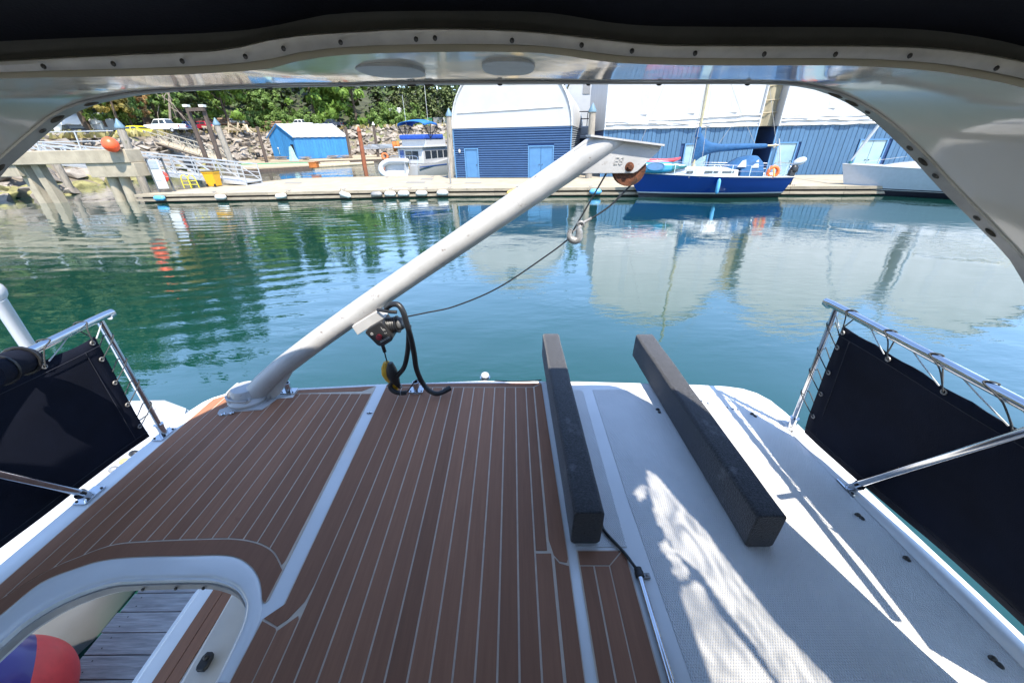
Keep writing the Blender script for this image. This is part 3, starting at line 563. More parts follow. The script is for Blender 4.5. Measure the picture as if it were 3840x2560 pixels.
# starboard side: raised non-skid panels between smooth strips, toe rail
def panel(poly): MB().prism(poly, 0.0005, 0.0035, (), zz()).build('nonskid_panel', nonskid, deck)
panel([(.262, 2.03), (.445, 2.03), (.462, 2.01), (.462, .95), (.262, .95)])
panel([(.528, 2.03), (1.40, 2.03), (1.50, 1.99), (1.545, 1.9), (1.548, 1.6), (1.56, 1.2), (1.585, .5), (1.60, -1.2), (.56, -1.2), (.545, .55), (.528, 1.2)])
tr_in = [(1.552, 1.9), (1.556, 1.6), (1.566, 1.25), (1.592, .5), (1.62, -1.2)]; tr_out = [(1.628, 1.9), (1.648, 1.6), (1.664, 1.23), (1.697, .5), (1.737, -1.2)]
b = MB(); rows = []
for (xi, yi), (xo, yo) in zip(resample([(x, y, 0) for x, y in tr_in], 20) and [(p.x, p.y) for p in resample([(x, y, 0) for x, y in tr_in], 20)], [(p.x, p.y) for p in resample([(x, y, 0) for x, y in tr_out], 20)]):
    rows.append([Vector((xi, yi, -H+.001)), Vector((xi+.012, yi, -H+.016)), Vector((xi+.03, yi, -H+.020)), Vector((xo-.02, yo, -H+.016)), Vector((xo, yo, -H+.002))])
b.loft(rows, False); b.build('toe_rail', white, deck, 60)
for (x, y) in ((2510, 1470), (2520, 1486), (2530, 1478), (2630, 1502), (2655, 1512), (2640, 1522), (2729, 1526), (2749, 1532), (2767, 1535)): MB().ell(D(x, y, .005), (.008, .008, .004), 10, 4).build('deck_screw', steel, deck)
for p, q in (((2466, 1535), (2472, 1545)), ((2820, 1552), (2832, 1560)), ((3216, 1930), (3232, 1942)), ((3398, 2092), (3403, 2096)), ((3722, 2468), (3748, 2492))):
    a = D(*p, .004); c = D(*q, .004); b = MB().ell(a, (.013, .010, .010), 10, 5); b.ell(c, (.010, .012, .007), 10, 5); b.build('tie_down', dark_metal, deck, 40)
a = D(1386, 1547, .004); MB().ell(a, (.018, .009, .005), 12, 4).build('tie_down', steel, deck)
for k in range(26):                   # scattered specks of dirt are too small to build
    pass
# below the opening: side deck step with teak, beige locker top, black latch
zs = -2.40
MB().box(-1.90, -1.60, -0.6, 1.55, zs-.25, zs).build('side_step', white, yacht, bevel=.02)
for x0, x1 in ((-1.80, -1.735), (-1.731, -1.668)): MB().box(x0, x1, -0.6, 1.48, zs+.002, zs+.008).build('teak_plank', teak, yacht)
MB().prism([(-1.60, 1.52), (-1.0, 1.52), (-0.6, 1.2), (-0.6, -.6), (-1.50, -.6)], zs+.02, zs+.14, (), lambda x, y, z: Vector((x, y, z))).build('locker_top', beige, yacht, bevel=.015)
lp = ray(770, 2482); lp = lp*((zs+.16)/lp.z)
b = MB(); b.prism([(-.022, -.05), (.022, -.05), (.03, -.03), (.03, .03), (.018, .055), (-.018, .055), (-.03, .03), (-.03, -.03)], 0, .03, (), lambda x, y, z: lp+Vector((x*.8, y*.7, z*.8-.01))); b.ell(lp+Vector((0, .012, .018)), (.012, .012, .012), 10, 5); b.build('locker_latch', plastic, yacht, bevel=.004)

# arch: a thick hoop, its foot raked forward
RK, NEAR, FAR = 0.76, 0.739, 1.156
def onp(x, y, c): d = ray(x, y); return d*(c/(d.y-RK*d.z))
def rp(X, z, c): return Vector((X, c+RK*z, z))
near_px = [(-700, 345), (-350, 312), (0, 295), (571, 284), (816, 273), (980, 262), (1053, 246), (1143, 224), (1306, 205), (1592, 196), (1920, 195), (2083, 204), (2246, 229), (2410, 241), (2736, 246), (3144, 246), (3389, 257), (3552, 273), (3716, 302), (3840, 330)]
far_px = [(0, 652), (46, 606), (126, 533), (199, 472), (245, 434), (344, 388), (459, 361), (536, 348), (651, 338), (800, 331), (1030, 322), (1374, 316), (1700, 312), (2000, 310), (2500, 309), (2800, 309), (2915, 311), (2991, 317), (3076, 334), (3144, 361), (3221, 403), (3297, 460), (3412, 571), (3527, 698), (3700, 870), (3840, 1045)]
trim_px = [(-700, 290), (-350, 256), (0, 239), (408, 219), (816, 202), (914, 194), (1020, 171), (1143, 149), (1306, 135), (1592, 122), (1920, 127), (2124, 143), (2377, 173), (2573, 180), (3063, 181), (3308, 184), (3471, 193), (3634, 214), (3840, 255)]
band_px = [(-700, 225), (-350, 190), (0, 173), (408, 155), (816, 140), (1020, 122), (1143, 96), (1265, 72), (1500, 61), (1920, 61), (2083, 70), (2246, 98), (2410, 114), (2736, 118), (3144, 119), (3389, 127), (3552, 145), (3716, 175), (3840, 205)]
N_A = 130
legL = [(-1.66, -1.45), (-1.60, -.8), (-1.50, -.32), (-1.40, -.08)]; legR = [(1.06, .03), (1.18, -.10), (1.27, -.30), (1.36, -.75), (1.44, -1.45)]
near = resample(bez([rp(x, z, NEAR) for x, z in legL]+[onp(x, y, NEAR) for x, y in near_px]+[rp(x, z, NEAR) for x, z in legR], 4), N_A)
far = resample(bez([rp(-1.68, -1.45, FAR), rp(-1.61, -.75, FAR), rp(-1.47, -.27, FAR)]+[onp(x, y, FAR) for x, y in far_px]+[rp(1.38, -.62, FAR), rp(1.46, -1.45, FAR)], 4), N_A)
def normals(P):
    out_ = []
    for i in range(len(P)):
        a = P[max(i-2, 0)]; c = P[min(i+2, len(P)-1)]; t = c-a; n_ = Vector((-t.z, 0, t.x)); out_.append(n_.normalized())
    return out_
nn, nf = normals(near), normals(far); b = MB(); rings = []
i0 = next(i for i in range(N_A) if far[i].x > .45)
outer = resample(bez([far[i0]+nf[i0]*.11-Vector((0, .05, 0)), (.85, 1.19, .275), (1.04, 1.195, .275), (1.17, 1.185, .255), (1.27, 1.09, .20), (1.35, .99, .09), (1.376, .82, -.25), (1.389, .62, -.65), (1.405, .45, -1.05), (1.44, .30, -1.45)], 6), N_A-i0)
for i in range(N_A):
    a, c = near[i], far[i]; k1 = 0.05; k2 = 0.10
    row = [a+nn[i]*.16+Vector((0, RK*nn[i].z*.16+.03, 0)), a+nn[i]*.055+Vector((0, RK*nn[i].z*.055+.002, 0)), a+nn[i]*.014+Vector((0, RK*nn[i].z*.014-.001, 0)), a+Vector((0, .002, 0)), a.lerp(c, .035)]
    row += [a.lerp(c, t) for t in (.15, .35, .55, .75, .9, .985)]
    if i < i0: row += [c+nf[i]*.012, c+nf[i]*.06+Vector((0, .01, 0)), c+nf[i]*.11-Vector((0, .05, 0)), a.lerp(c, .5)+nf[i]*.17]
    else: row += [c+nf[i]*.012, c.lerp(outer[i-i0], .5)+Vector((0, .01, 0)), outer[i-i0], a.lerp(outer[i-i0], .5)+nf[i]*.03]
    rings.append(row)
b.loft(rings, True, True); arch = b.build('radar_arch', gloss, yacht, 35)
trim_up = resample(bez([rp(x-.02, z+.05, NEAR) for x, z in legL]+[onp(x, y, NEAR) for x, y in trim_px]+[rp(x+.03, z+.04, NEAR) for x, z in legR], 4), N_A)
def near_strip(name, m, lo, hi, dy, th):
    b = MB(); rings = []
    for p, q in zip(lo, hi):
        e = Vector((0, -RK*abs(q.z-p.z)*1.45, 0)); rings.append([p+Vector((0, dy, 0)), p+Vector((0, dy-th*.6, .003)), p.lerp(q, .5)+e*.5+Vector((0, dy-th, 0)), q+e+Vector((0, dy-th*.6, -.003)), q+e+Vector((0, dy, 0)), q+Vector((0, .004, 0))])
    b.loft(rings, True, True); return b.build(name, m, arch, 50)
trim_lo = [near[i]+(trim_up[i]-near[i])*.36 for i in range(N_A)]
near_strip('trim_rail', M('near_trim', (.50, .48, .46), .5, .1, var=.2, scale=12, stain=((.2, .16, .13), 30, .70, (1, 1, 1))), trim_lo, trim_up, -.006, .008)
for x, y in ((163, 250), (425, 240), (683, 230), (920, 213), (1063, 183), (1277, 160), (1560, 148), (1631, 144), (1920, 153), (2181, 170), (2370, 192), (2607, 201), (2866, 204), (3133, 205), (3412, 210), (3737, 257)):
    MB().ell(onp(x, y, NEAR-.027), (.0042, .003, .0042), 8, 4).build('screw', dark_metal, arch)
b = MB(); rings = []
for i in range(N_A):
    a, c = near[i], far[i]; d_ = (a-c).normalized(); o_ = nf[i]*-.005
    rings.append([c+o_*.2, c+o_, c+d_*.036+o_, c+d_*.038+o_*.2])
b.loft(rings, True, True); b.build('edge_trim', alu, arch, 50)
def inner_at(x, y):                   # a point on the inside of the arch, just clear of the trim
    d = ray(x, y); i = min(range(N_A), key=lambda i: ((d.normalized()-far[i].normalized()).length)); return i
for x, y, r_ in ((185, 458, .006), (34, 594, .006), (10, 620, .011), (248, 420, .014), (374, 362, .013), (700, 332, .004), (1050, 318, .005), (1255, 316, .004), (1516, 306, .009), (1622, 306, .009), (1900, 306, .005), (2190, 304, .004), (2490, 304, .005), (2780, 304, .005), (3098, 328, .014), (3210, 377, .013), (3258, 409, .005), (3398, 542, .006), (3438, 586, .010), (3504, 658, .006), (3660, 828, .006), (3690, 862, .010), (3826, 1022, .006)):
    i = inner_at(x, y); d_ = (near[i]-far[i]).normalized(); p = far[i]+d_*.019-nf[i]*.006
    t_ = (far[min(i+1, N_A-1)]-far[max(i-1, 0)]).normalized(); mt = Matrix((t_, d_, -nf[i])).transposed()
    MB().ell(p, (r_*1.5, r_*(.75 if r_ > .008 else 1), .0035), 10, 4, mt).build('corroded_fixing' if r_ > .008 else 'screw', rust_blot if r_ > .008 else dark_metal, arch)
for x0, x1, y0, y1 in ((1347, 1584, 238, 286), (1808, 2005, 229, 283)):
    zc = 0.133; f = lambda x, y: ray(x, y)*(zc/ray(x, y).z); a = f((x0+x1)/2, y1); c = f((x0+x1)/2, y0); ym, yr = (a.y+c.y)/2, abs(a.y-c.y)/2; p, q = f(x0, (y0+y1)/2), f(x1, (y0+y1)/2); xm, xr = (p.x+q.x)/2, (q.x-p.x)/2
    i = min(range(N_A), key=lambda i: abs(far[i].x-xm)); zz_ = min(near[i].z, far[i].z)+0.004
    oval = lambda k: [(xm+xr*k*math.copysign(abs(math.cos(t))**.75, math.cos(t)), ym+yr*k*math.copysign(abs(math.sin(t))**.75, math.sin(t))) for t in (6.28319*j/28 for j in range(28))]
    def zat(y, i=i): t = (y-near[i].y)/(far[i].y-near[i].y); return near[i].lerp(far[i], min(1, max(0, t))).z
    pl = MB().prism(oval(1), -.005, .02, (), lambda x, y, z: Vector((x, y, zat(y)+z))).build('speaker_plate', M('speaker_grille', (0.40, 0.41, 0.42), 0.5, var=.1, scale=30), arch, bevel=.002)

# canopy: dark canvas from the arch forward over our heads, unseen starboard side curtain, its clear vinyl windows shaped to throw the deck sun patches
band = resample(bez([rp(-2.25, -.46, NEAR), rp(-1.70, -.20, NEAR)]+[onp(x, y, NEAR) for x, y in band_px]+[rp(x+.035, z+.07 if z > -1 else z, NEAR) for x, z in legR], 4), N_A)  # port edge stretched out of view so its shadow covers the finger dock
tr2 = resample(bez([rp(-2.25, -.50, NEAR), rp(-1.68, -.23, NEAR)]+[onp(x, y, NEAR) for x, y in trim_px]+[rp(x+.03, z+.04 if z > -1 else z, NEAR) for x, z in legR], 4), N_A)
b = MB(); b.loft([[p+Vector((0, -.004, 0)) for p in tr2], [p.lerp(q, .5)+Vector((0, -.022, 0)) for p, q in zip(tr2, band)], [q+Vector((0, -.030, 0)) for q in band], [q+Vector((0, -.075, .022)) for q in band]], False)
can = MB()
def patch(px): return [(p.x, p.y) for p in (D(x, y) for x, y in px)]
PATCH = [patch(q) for q in ([(2431, 1765), (2463, 1785), (2554, 1895), (2651, 1998), (2720, 2096), (2917, 2349), (3100, 2541), (3330, 2800), (3050, 2800), (2925, 2572), (2830, 2419), (2712, 2274), (2622, 2143), (2535, 2073), (2448, 1928), (2450, 1895), (2435, 1859), (2424, 1768)],
                            [(2547, 2199), (2613, 2181), (2631, 2199), (2688, 2298), (2788, 2414), (2898, 2560), (3010, 2800), (2735, 2800), (2664, 2560), (2599, 2368), (2570, 2274)],
                            [(2468, 2045), (2496, 2024), (2524, 2064), (2580, 2143), (2575, 2167), (2547, 2178), (2524, 2148), (2519, 2110)], [(2375, 1847), (2403, 1819), (2424, 1822), (2421, 1859), (2397, 1877)])]
def inside(p, poly):
    c = False; j = len(poly)-1
    for i in range(len(poly)):
        (xi, yi), (xj, yj) = poly[i], poly[j]
        if (yi > p[1]) != (yj > p[1]) and p[0] < (xj-xi)*(p[1]-yi)/(yj-yi)+xi: c = not c
        j = i
    return c
fine = resample(band, 460); NY = 330; rows = []
for j in range(NY+1):
    t = j/NY; rows.append([Vector((p.x, p.y-.030+(-1.75-p.y)*t, p.z+.045*math.sin(min(1, t*2)*1.57)+(0.01*math.sin(t*40) if p.x < .9 else 0))) for p in fine])
sb = BOAT.to_3x3().inverted() @ SUN
vs = [p for r in rows for p in r]; solid, clear = [], []; W_ = len(fine)
for j in range(NY):
    for i in range(W_-1):
        f = (j*W_+i, j*W_+i+1, (j+1)*W_+i+1, (j+1)*W_+i); c = (vs[f[0]]+vs[f[2]])/2; k = (c.z+H)/sb.z; s_ = c-sb*k
        (clear if (c.x > .55 and any(inside((s_.x, s_.y), q) for q in PATCH)) else solid).append(f)
can.add(vs, solid); canopy = can.build('canopy', navy_dark, yacht, 60)
MB().add([(-2.0, -1.72, -H), (1.5, -1.72, -H), (1.5, -1.72, -.40), (-2.0, -1.72, -.40)], [(0, 1, 2, 3)]).build('shade_panel', navy_dark, canopy)  # unseen panel added behind the camera to darken the near arch trim
MB().add(vs, clear).build('clear_window', vinyl, canopy, 60)
b.build('canopy_binding', valance, canopy, 60)

# guard rails (part of the yacht) and the laced weather cloths hanging on them
def guard_rail(sd, B1, T1, fwd_end, B2, T2):
    g = MB(); r_ = .0155; end = T1+Vector((0, .03, 0))
    g.tube(bez([end+Vector((0, .012, -.012)), end, T1.lerp(fwd_end, .4), fwd_end], 4), .0175, 12); rail = g.build('guard_rail', steel, yacht, 50)
    for Bp, Tp in ((B1, T1+Vector((0, 0, -.012))), (B2, T2)):
        MB().tube([Bp+Vector((0, 0, .01)), Tp], r_*.9, 12).build('stanchion', steel, rail, 50)
        d_ = (Tp-Bp).normalized(); q = MB(); q.tube([Bp, Bp+d_*.075], .0205, 12); q.tube([Bp+d_*.066, Bp+d_*.078], .0225, 12)
        q.prism([(-.035, -.05), (.035, -.05), (.035, .05), (-.035, .05)], 0, .006, (), lambda x, y, z: Vector((Bp.x+x*.8, Bp.y+y, -H+.003+z))); q.build('stanchion_base', steel, rail, 40)
        for sx, sy in ((-.02, -.038), (.02, .038)): MB().ell((Bp.x+sx, Bp.y+sy, -H+.011), (.006, .006, .004), 8, 4).build('bolt', dark_metal, rail)
    return rail
P1, P1t = Vector((-1.932, 1.606, -H)), Vector((-1.924, 1.60, -.735)); P2, P2t = Vector((-1.943, 1.198, -H)), Vector((-1.63, .74, -.72))
S1, S1t = Vector((1.586, 1.661, -H)), Vector((1.537, 1.65, -.70)); S2, S2t = Vector((1.59, 1.242, -H)), Vector((1.44, .79, -.68))
guard_rail(-1, P1, P1t, Vector((-1.80, .35, -.74)), P2, P2t)
guard_rail(1, S1, S1t, Vector((1.52, .3, -.70)), S2, S2t)
def cloth(label, tl, bl, br, tr_, eyes_top, eyes_side, railA, railB, stA, stB):
    t = bthing('weather_cloth', label, 'canvas screen', bl)
    b = MB(); nx, nz = 30, 12; rows = []
    nrm = (br-bl).cross(tl-bl).normalized()
    for j in range(nz+1):
        v = j/nz; row = []
        for i in range(nx+1):
            u = i/nx; p = bl.lerp(br, u).lerp(tl.lerp(tr_, u), v)
            p += nrm*(.008*math.sin(u*9+v*4)+.006*noise.noise(p*5))
            sag = .008*math.sin((u*7 % 1)*math.pi)*(v**6); p.z -= sag; row.append(p)
        rows.append(row)
    b.loft(rows, False); o = b.build('cloth', navy, t, 60); q = o.modifiers.new('thickness', 'SOLIDIFY'); q.thickness = .003
    inn = -1 if bl.x > 0 else 1                                     # towards the deck
    def P(u, v): return bl.lerp(br, u).lerp(tl.lerp(tr_, u), v)+Vector((inn*.006, 0, 0))
    h = MB()
    for v_ in (0.06, 0.925): h.tube([P(k/24, v_)+Vector((inn*.004, 0, 0))+nrm*(.008*math.sin(k/24*9+v_*4)) for k in range(25)], .0016, 5)
    for u_ in (0.055,): h.tube([P(u_, .06+.865*k/10)+Vector((inn*.004, 0, 0)) for k in range(11)], .0016, 5)
    h.build('hem_seam', M('hem_seam', (0.010, 0.012, 0.022), .8), t)
    for u, v in [(u, .965) for u in eyes_top]+[(.02, v) for v in eyes_side]:
        MB().torus(P(u, v)+Vector((inn*.006, 0, 0)), .0085, .0032, 14, 6, 'X').build('eyelet', galv, t, 60)
    for u in eyes_top:
        e = P(u, .965)+Vector((inn*.01, 0, 0)); k = min(1, max(0, u*.83)); r0 = railA.lerp(railB, k*1.0); off = Vector((0, -.07, 0))
        MB().tube(bez([e, e.lerp(r0+off, .5)+Vector((inn*.02, 0, .03)), r0+off*.7+Vector((inn*.018, 0, .012)), r0+off+Vector((-inn*.005, 0, .02)), r0+off+Vector((-inn*.02, 0, -.006)), e+Vector((-inn*.012, .02, .012))], 5), .0028, 6).build('lacing', cord, t, 60)
        MB().tube([e+Vector((0, .02, .012)), e.lerp(r0, .55)+Vector((0, .03, 0)), r0+Vector((0, .03, -.01))], .0026, 5).build('lacing', cord_w, t, 60)
    for v in eyes_side:
        e = P(.02, v)+Vector((inn*.01, 0, 0)); s0 = stA.lerp(stB, min(1, max(0, .13+v*.85)))
        MB().tube(bez([e, e.lerp(s0, .5)+Vector((inn*.012, .005, .015)), s0+Vector((inn*.018, 0, .02)), s0+Vector((0, .02, .03)), s0+Vector((-inn*.012, .005, .045)), e+Vector((-inn*.01, .02, .05))], 5), .0026, 6).build('lacing', cord, t, 60)
    return t
cloth('navy canvas weather cloth laced to the port rail, beside the teak deck', Vector((-1.90, 1.521, -.79)), Vector((-1.895, 1.507, -1.37)), Vector((-2.02, .30, -1.38)), Vector((-1.93, .30, -.80)), [.02, .18, .36, .55, .75], [.15, .38, .6, .82], P1t, Vector((-1.80, .35, -.74)), P1, P1t)
cloth('navy canvas weather cloth laced to the starboard rail, beside the white deck', Vector((1.552, 1.60, -.775)), Vector((1.575, 1.56, -1.39)), Vector((1.70, .25, -1.39)), Vector((1.535, .25, -.765)), [.02, .20, .37, .53, .68], [.2, .42, .62, .84], S1t, Vector((1.52, .3, -.70)), S1, S1t)
a = BY(100, 1345, 1.22); c = BY(-60, 1410, 1.05)
t = bthing('canvas_roll', 'rolled black canvas strapped to the left guard rail', 'canvas', c); b = MB(); b.tube([c, c.lerp(a, .3), c.lerp(a, .7), a], [.05, .052, .048, .045], 12); b.build('roll', navy, t, 40)
b = MB(); [b.torus(c.lerp(a, k), .052, .006, 16, 6, tuple(a-c)) for k in (.3, .85)]; b.build('strap', rubber, t, 60)
# ------------------------------------------------------------------ davit crane on the stern
YB = 1.97
base_p = Vector((-1.62, 1.905, -H))
dv = bthing('davit_crane', 'weathered white steel davit crane swung across the stern', 'crane', base_p)
cl = [BY(x, y, Y) for x, y, Y in ((936, 1500, 1.915), (975, 1452, 1.93), (1042, 1390, 1.95), (1160, 1298, 1.965), (1300, 1197, 1.975), (1512, 1050, 1.985), (1807, 850, 1.99), (2010, 712, 1.995), (2192, 588, 2.0))]
cl.append(cl[-1]+(cl[-1]-cl[-2]).normalized()*.30)
boom = MB().tube(bez(cl, 5), .060, 24, False).build('boom', boom_paint, dv, 50)
bm = bmesh.new(); bm.from_mesh(boom.data); q0, q1 = BY(2212, 516, 2.0), BY(2472, 548, 2.0); bn = (q1-q0).cross(Vector((0, 1, 0))); bn = bn if bn.z > 0 else -bn
bmesh.ops.bisect_plane(bm, geom=bm.verts[:]+bm.edges[:]+bm.faces[:], plane_co=q0-base_p, plane_no=bn.normalized(), clear_outer=True); bm.to_mesh(boom.data); bm.free()
b = MB(); bp = cl[0]                      # foot: turntable cup, gusset
b.lathe((bp.x, bp.y, -H+.012), [(.105, 0), (.112, .02), (.10, .035), (.085, .04)], 24)
b.lathe((bp.x-.005, bp.y, -H+.03), [(.085, 0), (.08, .05), (.068, .075)], 24); b.build('turntable', boom_paint, dv, 40)
g = [BY(x, y, 1.93) for x, y in ((1105, 1380), (1048, 1478), (1010, 1500), (960, 1490), (1000, 1450))]
b = MB(); n_ = len(g); b.add([p+Vector((0, -.010, 0)) for p in g]+[p+Vector((0, .010, 0)) for p in g], [tuple(range(n_)), tuple(range(2*n_-1, n_-1, -1))]+[(k, (k+1) % n_, n_+(k+1) % n_, n_+k) for k in range(n_)]); b.build('gusset', boom_paint, dv)
b = MB(); ub = [D(x, y, .01) for x, y in ((898, 1462), (855, 1505), (868, 1530), (935, 1532), (940, 1520))]       # upstanding bracket round the foot
b.loft([[p+Vector((0, 0, 0)), p+Vector((0, 0, .055)), p+Vector((.008, .008, .055)), p+Vector((.008, .008, 0))] for p in resample(bez(ub, 4), 18)], True, True); b.build('foot_bracket', boom_paint, dv, 50)
pl = [D(x, y) for x, y in ((818, 1555), (826, 1541), (852, 1532), (900, 1500), (1040, 1470), (1098, 1462), (1118, 1468), (1108, 1482), (1040, 1500), (985, 1540), (880, 1548), (850, 1560), (825, 1563)) ]
MB().prism([(p.x, p.y) for p in pl], .0065, .012, (), zz()).build('base_plate', boom_paint, dv)
for x, y in ((837, 1551), (870, 1546)): MB().ell(D(x, y, .014), (.014, .014, .006), 12, 4).build('bolt', steel, dv)
# head plates with sheave
def Yh(x): return 1.998
hp = [BY(x, y, 2.0) for x, y in ((2150, 560), (2212, 514), (2472, 546), (2465, 562), (2384, 640), (2368, 648), (2174, 650), (2100, 690))]
for dy, nm in ((-.036, 'head_plate'), (.026, 'head_plate')):
    b = MB(); n_ = len(hp); b.add([p+Vector((0, dy, 0)) for p in hp]+[p+Vector((0, dy+.012, 0)) for p in hp], [tuple(range(n_)), tuple(range(2*n_-1, n_-1, -1))]+[(k, (k+1) % n_, n_+(k+1) % n_, n_+k) for k in range(n_)]); b.build(nm, boom_paint, dv, bevel=.003)
b = MB(); b.bar(BY(2205, 513, 2.0)+Vector((0, 0, .004)), BY(2474, 546, 2.0)+Vector((0, 0, .002)), .13, .008, (0, 0, 1)); b.build('top_flange', boom_paint, dv)
sc_ = BY(2358, 632, 2.0); sh = MB(); sh.lathe(sc_+Vector((0, -.022, 0)), [(.076, 0), (.078, .006), (.066, .016), (.066, .028), (.078, .038), (.076, .044)], 32, 'Y'); sh.build('sheave', rust, dv, 30)
bo = BY(2361, 626, 1.962); b = MB(); b.lathe(bo+Vector((0, .004, 0)), [(.021, 0), (.021, -.004)], 20, 'Y'); b.lathe(bo, [(.0125, 0), (.0125, -.013), (.010, -.015)], 6, 'Y'); b.build('axle_bolt', rust, dv, 30)
# raised marks "E8" on the head plate
tx = bpy.data.curves.new('plate_mark', 'FONT'); tx.body = 'E8'; tx.size = .046; tx.extrude = .001; tx.shear = .22
to = bpy.data.objects.new('plate_mark', tx); COL.objects.link(to)
dg = bpy.context.evaluated_depsgraph_get(); me = bpy.data.meshes.new_from_object(to.evaluated_get(dg)); bpy.data.objects.remove(to)
pm = bpy.data.objects.new('plate_mark', me); me.materials.clear(); me.materials.append(M('worn_mark', (0.36, 0.35, 0.335), .5, var=.5, scale=60)); COL.objects.link(pm); pm.parent = dv
pm.location = BY(2298, 618, 1.9625)-base_p; pm.rotation_euler = (R(90), 0, 0)
# winch under the boom
wq = lambda x, y, Y: BY(1250+.287*x, 1100+.287*y, Y)
br_ = [wq(x, y, 1.93) for x, y in ((265, 405), (580, 213), (695, 292), (340, 515))]
b = MB(); b.add([p+Vector((0, -.03, 0)) for p in br_]+[p+Vector((0, .05, .0)) for p in br_], [(0, 1, 2, 3), (7, 6, 5, 4), (0, 4, 5, 1), (1, 5, 6, 2), (2, 6, 7, 3), (3, 7, 4, 0)]); b.build('winch_bracket', boom_paint, dv, bevel=.003)
wx = [wq(x, y, 1.89) for x, y in ((432, 478), (470, 440), (625, 350), (650, 358), (765, 500), (788, 575), (770, 605), (690, 655), (620, 672), (585, 655), (435, 505))]
b = MB(); n_ = len(wx); b.add([p+Vector((0, -.02, 0)) for p in wx]+[p+Vector((0, .10, 0)) for p in wx], [tuple(range(n_)), tuple(range(2*n_-1, n_-1, -1))]+[(k, (k+1) % n_, n_+(k+1) % n_, n_+k) for k in range(n_)]); wbox = b.build('winch_housing', plastic, dv, bevel=.008)
c = wq(598, 570, 1.866); b = MB(); b.lathe(c, [(.0155, .006), (.0165, -.004), (.015, -.012), (.011, -.014)], 20, 'Y'); b.build('winch_button', red_knob, wbox, 40)
markm = M('white_print', (0.55, 0.53, 0.5), .6, var=.3, scale=80)
b = MB(); c = wq(503, 530, 1.8685); b.torus(c, .0068, .0012, 18, 5, 'Y'); b.bar(c+Vector((-.002, 0, -.004)), c+Vector((.002, 0, .004)), .0015, .0015)
for x0, y0, x1, y1 in ((612, 625, 735, 560), (618, 640, 742, 574), (606, 642, 690, 600), (620, 440, 640, 470), (640, 470, 660, 490), (650, 462, 680, 480), (672, 515, 680, 530), (690, 508, 698, 524)): b.bar(wq(x0, y0, 1.8685), wq(x1, y1, 1.8685), .0012, .0016)
b.build('printed_mark', markm, wbox)
a = wq(690, 400, 1.93); c = wq(880, 370, 1.93); dr = (c-a).normalized()
b = MB(); prof = [(.050, 0)]+[(.044+.003*(k % 2), .008+.006*k) for k in range(9)]+[(.050, .066), (.050, .070)]; b.lathe(a+Vector((0, 0, -.012)), prof, 24, tuple(dr)); b.build('winch_drum', rubber, dv, 25)
b = MB(); b.lathe(a+dr*.072+Vector((0, 0, -.010)), [(.036, 0), (.038, .012), (.030, .03), (.02, .034)], 20, tuple(dr)); b.build('winch_motor', M('motor_grey', (.12, .12, .12), .5, .5, var=.3, scale=30), dv, 40)
# wire, hook
def wire(name, label, pts, r, m, cat='cable', n=6, k=6):
    t = bthing(name, label, cat, pts[-1]); MB().tube(bez(pts, k), r, n).build('strand', m, t, 70); return t
MB().tube([BY(2277, 645, 2.0), BY(2131, 897, 1.99)], .0042, 7).build('hoist_wire', rubber, dv, 60)
MB().tube(bez([BY(2131, 897, 1.99), BY(2059, 952, 1.985), BY(1870, 1078, 1.97), BY(1706, 1148, 1.96), BY(1600, 1172, 1.95), BY(1500, 1192, 1.945)], 5), .0042, 7).build('hoist_wire', rubber, dv, 60)
MB().tube(bez([sc_+Vector((.062, 0, -.035)), BY(2370, 690, 2.0), BY(2290, 770, 1.995), BY(2218, 819, 1.99), BY(2180, 838, 1.988), BY(2166, 862, 1.985)], 5), .0045, 7).build('hoist_wire', rubber, dv, 60)
b = MB(); b.tube([BY(2218, 818, 1.99), BY(2168, 846, 1.985)], .0085, 8); b.build('crimp', galv, dv, 50)
hq = lambda x, y: BY(1900+.2998*x, 480+.2998*y, 1.97)
hk = thing('hook_tmp', 'x', 'x'); bpy.data.objects.remove(hk)
hook = bthing('lifting_hook', 'galvanised lifting hook hanging on the davit wire', 'hook', hq(850, 1400))
b = MB(); b.tube(bez([hq(930, 1215), hq(905, 1260), hq(908, 1320), hq(895, 1385), hq(845, 1405), hq(795, 1375), hq(785, 1320), hq(808, 1265)], 6), [.006, .0075, .009, .011, .0135, .0135, .012, .0105, .006][:1]*0 or [(.010+.011*math.sin(math.pi*min(1, k/40))) for k in range(43)], 10); b.build('hook_body', galv, hook, 60)
b = MB(); b.torus(hq(925, 1205), .014, .0075, 16, 8, (0, 1, .3)); b.build('hook_eye', galv, hook, 60); b = MB(); b.tube([hq(905, 1240), hq(830, 1300)], .004, 8); b.build('safety_latch', galv, hook, 60)
